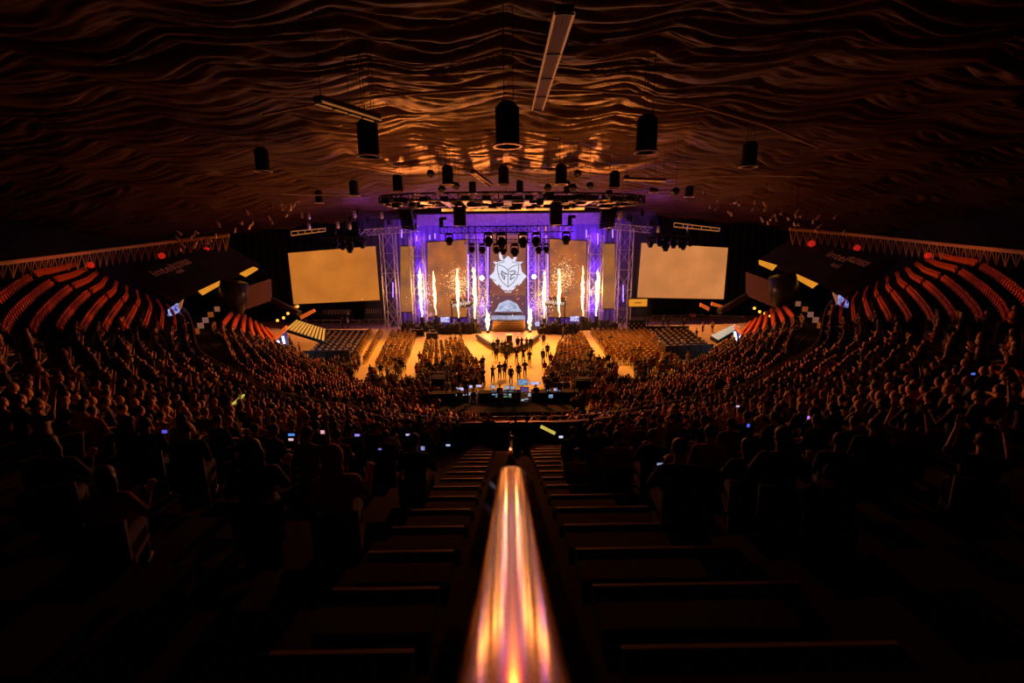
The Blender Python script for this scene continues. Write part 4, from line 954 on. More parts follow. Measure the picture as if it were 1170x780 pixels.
# ------------------------------------------------------------------ people
def human(pose):
    """returns dict part -> list of primitives; faces +y; origin on the floor under the pelvis"""
    J = {}; seated = pose['seated']; lean = pose.get('lean', 0); H = []
    zp = .56 if seated else .95; J['pel'] = Vector((0, 0, zp)); a = lean
    def up_(h): return Vector((0, math.sin(a)*h, zp+math.cos(a)*h))
    J['ab'] = up_(.17); J['ch'] = up_(.36); J['nk'] = up_(.53); J['hd'] = up_(.69)+Vector((0, .015, 0)); tw = pose.get('turn', 0)
    S, T_, B, HR, SH = [], [], [], [], []   # shirt, trousers, body, hair, shoes
    body = [('e', J['pel'], (.165, .125, .125)), ('e', J['ab'], (.145, .11, .16)), ('e', J['ch'], (.172, .118, .185)), ('c', J['ch']+Vector((-.15, 0, .10)), J['ch']+Vector((.15, 0, .10)), .062, .062), ('c', J['nk']-Vector((0, 0, .05)), J['hd']-Vector((0, .01, .03)), .056, .05)]
    shirt = [(k[0], k[1], tuple(x+.016 for x in k[2])) if k[0] == 'e' else ('c', k[1], k[2], k[3]+.016, k[4]+.012) for k in body[:4]]
    Rh = Matrix.Rotation(tw, 3, 'Z'); h = J['hd']
    def hp(x, y, z): return h + Rh @ Vector((x, y, z))
    body += [('e', h+Vector((0, 0, .02)), (.076, .093, .098)), ('e', hp(0, .028, -.055), (.052, .06, .058)), ('e', hp(0, .098, -.012), (.012, .018, .022)), ('e', hp(0, .088, -.052), (.022, .012, .008)), ('e', hp(0, .082, .022), (.045, .014, .009)),
             ('e', hp(-.078, .0, -.008), (.011, .02, .03)), ('e', hp(.078, .0, -.008), (.011, .02, .03)), ('e', hp(0, .082, -.088), (.02, .014, .014))]
    hr = [('e', hp(0, -.014, .042), (.086, .098, .092))]
    if pose.get('long'): hr += [('e', hp(0, -.06, -.06), (.088, .06, .14)), ('e', hp(0, -.075, -.17), (.085, .045, .10))]
    if pose.get('hood'): hr = [('e', hp(0, -.02, .025), (.108, .118, .135)), ('e', hp(0, -.05, -.11), (.12, .10, .09))]
    for i, sd in enumerate((-1, 1)):
        sh = J['ch']+Vector((sd*.175, 0, .10)); ar = pose['arms'][i]; el, wr = Vector(ar[0]), Vector(ar[1]); el.x *= sd; wr.x *= sd
        if seated is False: pass
        el = J['ch']+el; wr = J['ch']+wr
        body += [('c', sh, el, .050, .040), ('c', el, wr, .041, .027)]
        shirt += [('c', sh, el, .066, .055)] + ([('c', el, el.lerp(wr, .93), .055, .04)] if pose.get('long_sleeve', True) else [('c', el, el.lerp(wr, .1), .055, .052)])
        d = (wr-el).normalized(); hd_ = Vector(pose.get('hand_dir', d)).normalized() if pose.get('hand_dir') else d
        side = Vector((-sd*.9, .1, 0)); side = (side-hd_*side.dot(hd_)).normalized(); nrm = hd_.cross(side).normalized()
        if nrm.z > 0: nrm = -nrm
        curl = pose.get('curl', .5)
        for k in range(4):
            o_ = side*(.030-.020*k)*1.08; k0 = wr+hd_*.015+o_*.6; k1 = wr+hd_*(.088-.004*abs(k-1))+o_; body.append(('c', k0, k1, .0135, .0105))
            L = (.068, .076, .070, .054)[k]; d1 = (hd_+nrm*curl*.6+side*(.10-.07*k)).normalized(); d2 = (hd_*.75+nrm*curl*1.5+side*(.08-.06*k)).normalized()
            k2 = k1+d1*L*.55; k3 = k2+d2*L*.5; body += [('c', k1, k2, .0098, .0088), ('c', k2, k3, .0088, .0075)]
        th0 = wr+hd_*.025+side*.028; th1 = th0+(hd_*.55+side*.75+nrm*.3).normalized()*.042; th2 = th1+(hd_*.85+side*.25+nrm*.4).normalized()*.034; body += [('c', th0, th1, .0125, .0105), ('c', th1, th2, .0105, .0085)]
        hp_ = J['pel']+Vector((sd*.088, .01, -.02))
        if seated: kn = Vector((sd*.13, .44, .53)); an = Vector((sd*.13, .40, .09))
        else: kn = Vector((sd*.10, .02+pose.get('step', 0)*sd, .50)); an = Vector((sd*.11, -.02+pose.get('step', 0)*sd*1.6, .09))
        body += [('c', hp_, kn, .083, .056), ('c', kn, an, .056, .036), ('c', an+Vector((0, -.03, -.035)), an+Vector((0, .14, -.05)), .038, .03)]
        T_ += [('c', hp_, kn, .097, .071), ('c', kn, an+Vector((0, 0, .02)), .071, .055)]
        SH += [('c', an+Vector((0, -.035, -.035)), an+Vector((0, .15, -.045)), .047, .040)]
    T_ += [('e', J['pel'], (.18, .14, .125))]
    return {'body': body, 'shirt': shirt, 'trousers': T_, 'hair': hr, 'shoes': SH}
def prim_bm(prims):
    mb = MB()
    for p in prims:
        if p[0] == 'e': sph(mb, p[1], p[2], 14, 10)
        else:
            a, b, r0, r1 = p[1:]; d = (b-a).normalized(); pts = []; rs = []
            for k in range(5): q_ = math.pi/2*(1-k/4); pts.append(a-d*r0*math.sin(q_)); rs.append(max(.0005, r0*math.cos(q_)))
            for k in range(5): q_ = math.pi/2*k/4; pts.append(b+d*r1*math.sin(q_)); rs.append(max(.0005, r1*math.cos(q_)))
            mb.tube(pts, rs, 10)
    return mb
def remesh(prims, voxel, name, mats, pick=None, smooth_it=4):
    me = prim_bm(prims).mesh(name+'_src', mats[0]); o = bpy.data.objects.new('t', me); C.objects.link(o)
    md = o.modifiers.new('r', 'REMESH'); md.mode = 'VOXEL'; md.voxel_size = voxel; md.use_smooth_shade = True
    if smooth_it: sm = o.modifiers.new('s', 'SMOOTH'); sm.factor = .5; sm.iterations = smooth_it
    bpy.context.view_layer.update(); out = bpy.data.meshes.new_from_object(o.evaluated_get(bpy.context.evaluated_depsgraph_get())); bpy.data.objects.remove(o); out.name = name
    out.materials.clear()
    for m_ in mats: out.materials.append(m_)
    if pick:
        n = len(out.polygons); c_ = np.empty(n*3); out.polygons.foreach_get('center', c_); c_ = c_.reshape(-1, 3); best = np.full(n, 1e9); mi = np.zeros(n, int)
        for p, k in pick:
            if p[0] == 'e': r_ = np.array(p[2]); d = (np.linalg.norm((c_-np.array(p[1]))/r_, axis=1)-1)*r_.min()
            else:
                a, b = np.array(p[1]), np.array(p[2]); ab = b-a; t_ = np.clip(((c_-a)@ab)/(ab@ab), 0, 1); d = np.linalg.norm(c_-a-t_[:, None]*ab, axis=1)-(p[3]+(p[4]-p[3])*t_)
            w_ = d < best; best[w_] = d[w_]; mi[w_] = k
        out.polygons.foreach_set('material_index', mi.astype(np.int32))
    return out
cloths = [mat('cloth_black', (.03, .03, .035), .9), mat('cloth_navy', (.05, .055, .10), .9), mat('cloth_maroon', (.20, .04, .03), .9), mat('cloth_grey', (.22, .2, .2), .9), mat('cloth_cream', (.50, .42, .38), .9), mat('cloth_rust', (.42, .13, .05), .9)]
hairs = [mat('hair_dark', (.03, .018, .012), .6), mat('hair_brown', (.12, .055, .03), .6), mat('hair_blond', (.35, .2, .1), .6)]
trou = mat('trousers_dark', (.035, .035, .05), .9); shoe = mat('shoe', (.06, .05, .05), .6)
LAP = [((.09, .06, -.17), (-.02, .27, -.17)), ((.09, .06, -.17), (-.02, .27, -.17))]
PHONE = [((.25, .14, -.14), (.05, .34, .02)), ((.25, .14, -.14), (.05, .34, .02))]
UPW = [((.27, .10, .12), (.20, .20, .42)), ((.27, .10, .12), (.20, .20, .42))]
KNEE = [((.24, .17, -.13), (.08, .36, -.10)), ((.26, .10, -.12), (.30, .22, .02))]
DOWN = [((.25, -.02, -.18), (.24, .06, -.44)), ((.25, -.02, -.18), (.24, .06, -.44))]
CROSS = [((.27, .06, -.16), (.06, .20, -.12)), ((.27, .06, -.16), (.06, .20, -.10))]
def arms(A):  # elbow x is measured from the chest centre
    return [((max(e[0], .22) if e[0] < .22 else e[0], e[1], e[2]), w_) for e, w_ in A]
POSES = {'lap': dict(seated=True, arms=arms(LAP), lean=.03), 'phone': dict(seated=True, arms=arms(PHONE), lean=.06, curl=1.0), 'lean': dict(seated=True, arms=arms(KNEE), lean=.28, turn=.5, long=True),
         'cheer': dict(seated=True, arms=arms(UPW), lean=0, curl=.2, long_sleeve=False), 'hood': dict(seated=True, arms=arms(KNEE), lean=.12, turn=-.5, hood=True),
         'stand': dict(seated=False, arms=arms(DOWN), step=.03), 'film': dict(seated=False, arms=[((.24, .16, .0), (.08, .30, .16))]*2, step=.05, curl=1.0), 'cross': dict(seated=False, arms=arms(CROSS), turn=.4, step=.02), 'walk': dict(seated=False, arms=[((.25, .08, -.18), (.24, .2, -.40)), ((.25, -.12, -.18), (.24, -.1, -.44))], step=.14)}
BIG = {}; SMALL = {}
for nm, ps in POSES.items():
    hp_ = human(ps)
    if ps['seated']:
        BIG[nm] = {'body': remesh(hp_['body'], .0085, 'body', [skin], smooth_it=2), 'shirt': remesh(hp_['shirt'], .016, 'jacket', [cloths[0]]), 'trousers': remesh(hp_['trousers'], .018, 'trousers', [trou]), 'hair': remesh(hp_['hair'], .012, 'hair', [hairs[0]]), 'shoes': remesh(hp_['shoes'], .012, 'shoes', [shoe])}
    allp = hp_['body']+hp_['shirt']+hp_['trousers']+hp_['hair']+hp_['shoes']
    pick = [(p, 0) for p in hp_['body']]+[(p, 1) for p in hp_['shirt']]+[(p, 2) for p in hp_['trousers']]+[(p, 3) for p in hp_['hair']]+[(p, 2) for p in hp_['shoes']]
    SMALL[nm] = remesh(allp, .026, 'person_mesh', [skin, cloths[0], trou, hairs[0]], pick, smooth_it=1)
def big_person(pose, loc, rz, sc, label, cloth, hair, group=None):
    t = thing('person', label, 'person', loc, group); t.rotation_euler[2] = rz; t.scale = (sc,)*3
    D = BIG[pose]
    for part, nm, mt in (('body', 'body', skin), ('shirt', 'jacket', cloth), ('trousers', 'trousers', trou), ('hair', 'hood' if pose == 'hood' else 'hair', cloth if pose == 'hood' else hair), ('shoes', 'shoes', shoe)):
        o = bpy.data.objects.new(nm, D[part]); o.parent = t; C.objects.link(o)
        if mt is not D[part].materials[0]: o.material_slots[0].link = 'OBJECT'; o.material_slots[0].material = mt
    return t
def small_person(pose, loc, rz, sc, label, group=None, ci=None, name='person'):
    o = bpy.data.objects.new(name, SMALL[pose]); C.objects.link(o); o.location = loc; o.rotation_euler[2] = rz; o.scale = (sc,)*3
    for k, mt in ((1, cloths[R.choice((0, 0, 0, 1, 1, 2, 3, 4, 5)) if ci is None else ci]), (3, R.choice(hairs))): o.material_slots[k].link = 'OBJECT'; o.material_slots[k].material = mt
    return tag(o, label, 'person', group)
# explicit near figures (head px, head width px)
HEADZ = {'lap': 1.25, 'phone': 1.25, 'lean': 1.22, 'cheer': 1.26, 'hood': 1.25}
hero = [(380, 528, 4.7, 'hood', -.25, 1.08, 5, 0, 'hooded person in a rust jacket leaning right, nearest left of the aisle'),
        (472, 506, 7.4, 'phone', 0, 1.15, 0, 0, 'broad shouldered person in black, arms forward, left beside the aisle steps'),
        (440, 499, 9.2, 'lap', 0, 1, 0, 1, 'dark haired person seated behind the broad man, left of the aisle'),
        (287, 524, 4.6, 'lean', -.5, 1.05, 0, 0, 'long haired person in profile lit along the face, left part of the tier'),
        (211, 492, 6.6, 'lap', -.35, 1, 0, 1, 'person with a lit cheek under the yellow rail tube, left tier'),
        (165, 486, 7.2, 'lap', -.35, 1, 0, 0, 'person left of the lit cheek spectator in the left tier'),
        (50, 516, 5.0, 'lean', -.6, 1, 0, 0, 'dark person in profile near the left picture edge with a bare arm'),
        (110, 556, 4.3, 'lean', -.4, .95, 2, 0, 'person in maroon leaning forward, lowest figure at the left side'),
        (398, 492, 9.0, 'lap', -.1, 1, 1, 0, 'person just behind the pink phone screen, left of the aisle'), (360, 488, 8.6, 'lap', -.2, 1, 0, 0, 'tall dark head between the two phone screens, left tier'),
        (706, 501, 7.6, 'lap', .05, 1.05, 5, 0, 'short haired person in a rust shirt, first full back right of the aisle'),
        (683, 490, 8.8, 'lap', .1, 1, 0, 1, 'person in a dark top just behind the rust shirt back, right tier'),
        (746, 500, 7.6, 'phone', .05, 1, 0, 1, 'dark clad person with lit hair checking a phone, right tier'),
        (778, 516, 5.2, 'phone', .1, 1.1, 0, 1, 'brown haired person in black holding a glowing phone, right tier'),
        (812, 496, 7.0, 'lap', .2, 1.1, 5, 0, 'person in a rust shirt with broad shoulders, right of the brown haired man'),
        (857, 518, 5.6, 'lean', .3, .95, 0, 0, 'person with long dark hair leaning, lit from the side, right tier'),
        (897, 508, 5.0, 'lean', .4, 1.05, 0, 1, 'large dark head with glowing edge, right of the leaning long hair'),
        (660, 520, 8.2, 'lap', 0, .95, 3, 0, 'person in a grey top at the aisle edge, right side'), (735, 484, 9.5, 'lap', .1, 1, 2, 0, 'person in a maroon top one row ahead of the phone checker'),
        (655, 494, 9.8, 'lap', 0, 1, 0, 1, 'person at the aisle edge below the yellow rail, right side'), (960, 505, 6.0, 'lap', .5, 1, 0, 0, 'person whose lit face edge shows left of the clapping hands'),
        (1000, 488, 6.5, 'lap', .55, 1, 0, 1, 'person with a bright lit cheek high in the right tier'), (1125, 505, 5.2, 'cheer', .6, 1, 0, 0, 'dark person with raised arms near the right picture edge'),
        (1040, 480, 7.0, 'cheer', .6, 1, 2, 0, 'person in maroon with raised arms in the right tier'), (950, 545, 4.5, 'phone', .45, .9, 0, 0, 'dark person clapping hands low in the right tier')]
HP = []
for x, y, tt, pose, rz, sc, ci, hi, lb in hero:
    P = atT(x, y, tt); z0 = P.z-HEADZ[pose]*sc; big_person(pose, (P.x, P.y, z0), -rz, sc, lb, cloths[ci], hairs[hi]); HP.append(P)
    b = thing('tier_seat', 'dark tier seat under the '+lb[:60].rsplit(' ', 1)[0].split(',')[0], 'seat', (P.x, P.y, z0)); b.rotation_euler[2] = -rz
    for q_, c_, s_ in (('seat_pan', (0, .06, .41), (.46, .44, .06)), ('backrest', (0, -.2, .66), (.46, .05, .42)), ('bracket', (0, .0, .2), (.36, .1, .4))):
        m = MB(); m.box(c_, s_); o = bpy.data.objects.new(q_, m.mesh(q_, mat('seat_dark', (.05, .03, .03), .6))); o.parent = b; C.objects.link(o)
# crowd positions
cand = []
def free(P, r=.45): return all((P-h).length > r for h in HP)
for sd in (1, -1):
    for r in range(0, 20):
        s = 2.3+R.random()*.3 if sd > 0 else 1.75
        while s < EL+5:
            s += R.uniform(.52, .62)
            if any(abs(s-g) < .6 for g in (9.5, 19, 28.5, 38)): continue
            if r >= nrows(s): continue
            e_ = upper(s, r*PITCHR, sd)[0]
            if emptyzone(e_) or beyond(e_): continue
            if emptyzone(e_+Vector((0, 0, 1.2))) and R.random() < .5: continue
            if R.random() < .12: continue
            p, n, sl = upper(s, r*PITCHR+.05, sd); p.z = 5.75+sl*r*PITCHR+.02; hd = p+Vector((0, 0, 1.25)); a = proj(hd)
            if a[2] < 6.2 or not (-25 < a[0] < 1195) or a[1] > 640: continue
            if a[2] < 12 and abs(a[0]-583) < 62 and a[1] > 500: continue
            if not free(hd, .5): continue
            # keep the neighbours of the near figures open as in the photograph
            if a[2] < 8.5 and R.random() < .45: continue
            cand.append((a[2], p, rz_of(n), 'U', sd))
for sd in (1, -1):
    for r in range(NLR):
        k = 0.02
        while k < .97:
            k += R.uniform(.009, .0115)
            if k > .72 and r > 0 and r > 9 - 0: continue
            if k > .74: continue
            if any(abs(k-g) < .013 for g in (.2, .42, .62)): continue
            if R.random() < (.55 if k < .25 else .15): continue
            p, n = lower(k, (r+.5)/NLR); q_ = Vector((p.x*sd, p.y, p.z+.2)); a = proj(q_)
            cand.append((a[2], q_, rz_of(Vector((n.x*sd, n.y, 0))), 'L', sd))
for nm in CH:
    fill = {'left guest block': .12, 'second block from the left': .06, 'third block from the left': .12, 'block left of the centre aisle': .8, 'block right of the centre aisle': .85, 'broad block right of the right aisle': .1, 'right guest block': .15}[nm]
    ys = sorted(p.y for p in CH[nm]); mid = ys[len(ys)//3]
    for p in CH[nm]:
        if R.random() < (min(1, fill*2.2) if p.y < mid else fill*.8): cand.append((proj(p)[2], p, R.uniform(-.2, .2), 'F', nm))
# people on the floor between the chair blocks and the lower bowl
for i in range(520):
    x = R.uniform(330, 850); y = R.uniform(418, 448); p = atZ(x, y, 0)
    if 553 < x < 622: continue
    lo_, _ = lower(min(1, abs(p.x)/31.), 1)
    if p.y < lo_.y+.4: continue
    if 425 < x < 450 and y < 432: continue
    if abs(x-(480-(y-385)*.30)) < 8 or abs(x-(672+(y-385)*.95)) < 8 or abs(x-(443-(y-385)*.62)) < 6: continue
    cand.append((proj(p)[2], p, R.uniform(-.2, .2), 'G', 0))
for i in range(330):
    x = R.choice((R.uniform(420, 512), R.uniform(655, 745))); y = R.uniform(443, 470); p = atZ(x, y, 0); lo_, _ = lower(min(1, abs(p.x)/31.), 1)
    if p.y < lo_.y+.4 or (abs(p.y-37) < 1.3 and (490 < x < 512 or 655 < x < 678)): continue
    cand.append((proj(p)[2], p, R.uniform(-.2, .2), 'G', 0))
cand.sort(key=lambda e: e[0])
NIND = 205
for i, (d, p, rz, kd, ex) in enumerate(cand[:NIND]):
    w = 'right' if ex == 1 else 'left'
    pose = R.choice(['lap', 'lap', 'lap', 'phone', 'lean', 'cheer', 'lap']); sc = R.uniform(.93, 1.06)
    far = 'front rows' if d > 12 else 'middle rows'
    lb = 'seated spectator facing the stage in the upper tier, %s of the centre rail, %s' % (w, far); g = 'spectators %s of the centre rail, %s' % (w, far)
    if d < 9.5: big_person(pose, p, rz+R.uniform(-.3, .3), sc, lb, cloths[R.choice((0, 0, 0, 1, 1, 2, 3, 5))], hairs[R.choice((0, 0, 1))], g)
    else: small_person(pose, p, rz+R.uniform(-.3, .3), sc, lb, g)
def lowpoly(arm, seat=True):
    m = MB(); z = .0 if seat else .42
    m.add(*[[(-.17, -.1, .45+z), (.17, -.1, .45+z), (.17, .12, .45+z), (-.17, .12, .45+z), (-.21, -.09, .98+z), (.21, -.09, .98+z), (.21, .09, .98+z), (-.21, .09, .98+z), (-.07, -.05, 1.08+z), (.07, -.05, 1.08+z), (.07, .06, 1.08+z), (-.07, .06, 1.08+z)], [(0, 1, 5, 4), (1, 2, 6, 5), (2, 3, 7, 6), (3, 0, 4, 7), (4, 5, 9, 8), (5, 6, 10, 9), (6, 7, 11, 10), (7, 4, 8, 11)]], mi=1)
    sph(m, (0, .02, 1.2+z), (.085, .1, .12), 7, 5, 0); sph(m, (0, -.015, 1.235+z), (.093, .1, .105), 7, 4, 3)
    for sd in (-1, 1):
        if arm == 0: m.tube([(sd*.21, 0, .97+z), (sd*.26, .08, .74+z), (sd*.12, .3, .7+z)], [.06, .05, .035], 4, 1)
        elif arm == 1: m.tube([(sd*.21, 0, .97+z), (sd*.27, .12, 1.05+z), (sd*.18, .2, 1.36+z)], [.06, .05, .035], 4, 0)
        else: m.tube([(sd*.21, 0, .97+z), (sd*.25, .14, .82+z), (sd*.06, .32, 1.0+z)], [.06, .05, .035], 4, 0)
        if seat: m.tube([(sd*.1, 0, .5), (sd*.13, .42, .52), (sd*.13, .4, .05)], [.09, .07, .05], 4, 2)
        else: m.tube([(sd*.1, 0, .9), (sd*.1, .02, .48), (sd*.1, 0, .03)], [.09, .07, .05], 4, 2)
    return quads(m)
tm = [lowpoly(0), lowpoly(1), lowpoly(2), lowpoly(0, False)]
pl = []
for d, p, rz, kd, ex in cand[NIND:]:
    ti = R.choice((0, 0, 0, 0, 1, 2, 2)); 
    if kd == 'G' and R.random() < .25: ti = 3
    c1 = R.choice((1, 1, 1, 4, 4, 5, 6, 7, 8)); pl.append((p, rz+R.uniform(-.3, .3), R.uniform(.92, 1.06), ti, np.array([0, c1, 2, R.choice((3, 9, 3))])))
instance_stuff('crowd', tm, pl, [skin, cloths[0], trou, hairs[0], cloths[1], cloths[2], cloths[3], cloths[4], cloths[5], hairs[1]], 'packed crowd of seated spectators filling the far side tiers and lower bowl', 'crowd')
print('people', len(cand), 'seats', len(seatpos), 'chairs', len(cz))
# standing people on the floor (feet px)
st_list = [(265, 268), (303, 240), (343, 270), (372, 260), (290, 330), (420, 270), (400, 290), (380, 360), (480, 230), (515, 235), (560, 240), (597, 235), (470, 345), (530, 345), (585, 368), (705, 355), (710, 195), (883, 135), (912, 110), (745, 300), (258, 520), (320, 490), (365, 480), (420, 530), (490, 500), (545, 470), (170, 555)]
def z4(x, y): return (530+x/7.8, 370+y/7.8)
for i, (x, y) in enumerate(st_list):
    P = atZ(*z4(x, y), 0)
    if P.y > 44 and i < 20 and z4(x, y)[1] < 398: P = atZ(*z4(x, y), 0)
    row = 'around the hexagonal platform' if y < 300 else ('in the middle of the aisle' if y < 400 else 'just beyond the control desk')
    small_person(R.choice(['stand', 'stand', 'film', 'cross']), P, R.uniform(-.4, .4), 1.03, 'dark clad person standing in the centre aisle '+row, 'people standing '+row, R.choice((0, 0, 1)))
side = [((365/3.774+430, 632/3.774+220), 'person standing alone on the amber floor left of the hexagonal platform'), ((805/3.774+430, 642/3.774+220), 'left one of two people walking right of the platform'), ((825/3.774+430, 615/3.774+220), 'right one of two people walking right of the platform'),
        ((80/3.774+430, 578/3.774+220), 'crew member in front of the leftmost truss tower'), ((676, 414), 'person filming in the right aisle with raised arms'), ((711, 374), 'crew member in front of the rightmost truss tower'),
        ((725.5, 376), 'dark figure left of the orange sign booth'), ((735.5, 375), 'left figure of a close pair before the orange sign booth'), ((740, 374.5), 'right figure of a close pair before the orange sign booth'), ((757.5, 375), 'left of two crew below the right side screen'), ((763.5, 375), 'right of two crew below the right side screen'), ((781, 376), 'dark figure at the barrier end below the right side screen'),
        ((789, 368), 'left yellow clad steward below the right side screen corner'), ((792.5, 369), 'right yellow clad steward below the right side screen corner'), ((803, 379), 'crew member left of the pale blue stairs'), ((813.5, 379.5), 'crew member just above the pale blue stairs'), ((449.5, 374), 'crew member by the leftmost tower foot'), ((391.5, 374), 'dark figure below the left side screen'), ((398, 374.5), 'pale clad figure below the left side screen'),
        ((335, 405), 'dark figure left of the left guest chairs near the neon booth'), ((343, 406), 'brown clad figure between the neon booth and left guest chairs'), ((332, 398), 'figure in grey beside the left neon booth'), ((476, 384), 'left crew member beside the flight cases'), ((795, 389), 'dark figure right of the right guest barrier'), ((832, 396), 'dark figure beside the right neon booth')]
for (x, y), lb in side:
    ci = 4 if 'pale' in lb else 5 if ('yellow' in lb or 'brown' in lb) else 3 if 'grey' in lb else 0
    small_person('film' if 'filming' in lb else 'walk' if 'walking' in lb else R.choice(['stand', 'cross']), atZ(x, y, 0), R.uniform(-1.5, 3), 1.02, lb, None, ci)
for x, y, pose_, lb in ((558, 475, 'stand', 'left of three dark figures standing at the front rail of the upper tier'), (589, 478, 'cross', 'middle of three dark figures standing at the front rail of the upper tier'), (602, 478, 'stand', 'right of three dark figures standing at the front rail of the upper tier'), (523, 482, 'stand', 'lone dark figure at the front rail left of the three')):
    P = atY(x, y, 15.2); small_person(pose_, (P.x, P.y, 5.79), 0, (P.z-5.79)/1.66, lb, None, 0)
# cases beside stage left
for x, y, lb in ((478, 384, 'dark flight case left of the amber floor gap'), (494, 388, 'larger dark flight case with gear at the left stage foot')):
    P = atZ(x, y, 0); t = thing('flight_case', lb, 'case', P); m = MB(); m.box(P+Vector((0, 0, .6)), (1.6, .8, 1.1)); m.build('case_body', blackm, t); m = MB()
    for zz in (.1, 1.1): m.box(P+Vector((0, -.41, zz)), (1.6, .03, .06))
    m.build('edge_trim', alu, t); m = MB(); m.box(P+Vector((.2, 0, 1.3)), (.6, .5, .3)); m.build('gear', blackm, t)

# ------------------------------------------------------------------ control desk (front of house)
t = thing('control_platform', 'low dark platform carrying the control desks in mid floor', 'platform', atZ(583, 462, 0)); c0 = atZ(583, 462, 0)
m = MB(); m.box((c0.x, c0.y-.5, .22), (12, 5, .44)); m.build('platform_deck', black, t); m = MB()
for k in range(7): m.box((c0.x-6+k*2, c0.y+2.0, .22), (.1, .08, .44))
m.build('deck_leg', blackm, t)
def fz(x, y): return (500+x/7.31, 420+y/7.31)
desks = [(-5.1, 3.2, 'left'), (-.9, 3.6, 'middle'), (3.8, 4.0, 'right')]
for dx, w, nm in desks:
    t = thing('control_desk', 'dark production desk, the %s one on the control platform' % nm, 'desk', (c0.x+dx, c0.y, .44)); m = MB(); m.box((c0.x+dx, c0.y, 1.15), (w, .9, .06)); m.build('desk_top', black, t); m = MB(); m.box((c0.x+dx, c0.y+.42, .8), (w, .05, .7)); m.build('modesty_panel', black, t)
    for sx in (-1, 1): m = MB(); m.box((c0.x+dx+sx*(w/2-.05), c0.y, .8), (.06, .8, .7)); m.build('leg', blackm, t)
mons = [(178, 220, 52, 30, sc_cy, 'cyan monitor at the left end of the control desks', 0), (228, 218, 36, 28, sc_wh, 'white grey monitor beside the cyan one on the left desk', 0), (270, 218, 36, 28, sc_wh, 'third monitor from the left on the left desk', 0), (310, 220, 34, 28, sc_wh, 'rightmost monitor of the left desk', 0),
        (195, 178, 44, 26, sc_pur, 'violet screen above the white grey monitors', .8), (262, 158, 58, 22, sc_pur, 'wider violet screen behind the left desk', 1.2), (155, 170, 24, 12, sc_pur, 'tiny violet screen at far left of the desks', .8), (345, 152, 46, 18, sc_pur, 'dim lilac screen between the left and middle desks', 1.4),
        (483, 212, 60, 34, sc_bl, 'blue white monitor at the left of the middle desk', 0), (552, 210, 60, 30, sc_wh, 'reddish white monitor in the middle of the middle desk', 0), (625, 212, 64, 38, sc_cy, 'large cyan monitor on the right of the middle desk', 0),
        (578, 166, 44, 30, sc_wh, 'upper white monitor on the middle desk, left of pair', .5), (628, 168, 40, 24, sc_wh, 'upper white monitor on the middle desk, right of pair', .5), (615, 136, 28, 10, sc_gr, 'tiny green display above the middle desk', 1.0), (462, 160, 30, 34, sc_wh, 'pale monitor behind the crew head on the middle desk', .7),
        (562, 241, 46, 12, sc_gr, 'green lit console strip, left part of the middle desk', -.3), (622, 241, 60, 12, sc_gr, 'green lit console strip, right part of the middle desk', -.3), (498, 241, 30, 12, sc_gr, 'short green lit console strip by the crew head', -.3),
        (711, 121, 80, 48, sc_bl, 'large raised blue monitor right of the aisle crew', 1.0), (812, 130, 84, 24, sc_pur, 'wide pale lilac display right of the raised blue monitor', 1.4), (725, 182, 70, 40, screen_mat('scr_dim', (.08, .05, .3), .6, var=.8, scale=9, col2=(.3, .15, .5)), 'dim violet monitor under the raised blue one', .3),
        (767, 226, 24, 30, sc_wh, 'narrow bright tablet on the right desk', 0), (711, 270, 28, 16, sc_wh, 'small bright pad low on the right desk', -.6), (742, 261, 28, 12, sc_wh, 'second small bright pad on the right desk', -.6), (926, 197, 30, 28, sc_bl, 'small blue screen towards the right end of the desks', 0), (998, 192, 56, 40, sc_pur, 'violet screen at the right end of the desks', 0), (946, 237, 34, 30, sc_bl, 'dim blue screen below the small blue one', -.4)]
for x, y, w, h, mt, lb, dy in mons: monitor(*fz(x, y), w/7.31, h/7.31, c0.y+dy, mt, lb)
for x, y, dy, lb in ((518, 150, -.8, 'seated crew member at the middle desk whose head covers a monitor'), (185, 236, -1.2, 'crew member seated at the left desk'), (300, 225, -1.2, 'second crew member seated at the left desk'), (525, 226, -1.6, 'crew member in front of the green console strips'), (822, 148, -.9, 'crew member with dark hair at the right desk'), (918, 80, -.2, 'standing crew member behind the right desk'), (235, 90, -.2, 'standing crew member behind the left desk'), (130, 108, -.5, 'crew member in a pale cap left of the desks'), (1020, 108, -.5, 'crew member in a pale cap right of the desks'), (640, 232, -1.5, 'seated crew member before the large cyan monitor')):
    P = atY(*fz(x, y), c0.y+dy); st_ = 'standing' in lb; small_person('stand' if st_ else 'lap', (P.x, P.y, max(0.44, P.z-(1.66 if st_ else 1.27))), R.uniform(-.2, .2), 1, lb, None, 0)
for x0, x1, y0, y1, lb in ((492, 510, 424, 438, 'left'), (655, 676, 422, 440, 'right')):
    a, b = atY(x0, y1, 37), atY(x1, y0, 37); t = thing('follow_spot_frame', 'dark truss frame with gear at the %s of the control desks' % lb, 'frame', ((a.x+b.x)/2, 37, 0)); m = MB()
    for x in (a.x, b.x):
        for y in (36.4, 37.6): bar(m, (x, y, 0), (x, y, b.z), .05, 4)
    for zz in (a.z, (a.z+b.z)/2, b.z): truss(m, (a.x, 36.4, zz), (b.x, 36.4, zz), .15, .25, .03)
    m.build('frame_truss', blackm, t); m = MB(); m.box(((a.x+b.x)/2, 37, a.z+.3), (abs(b.x-a.x)*.8, .8, .7)); m.build('gear_box', black, t)

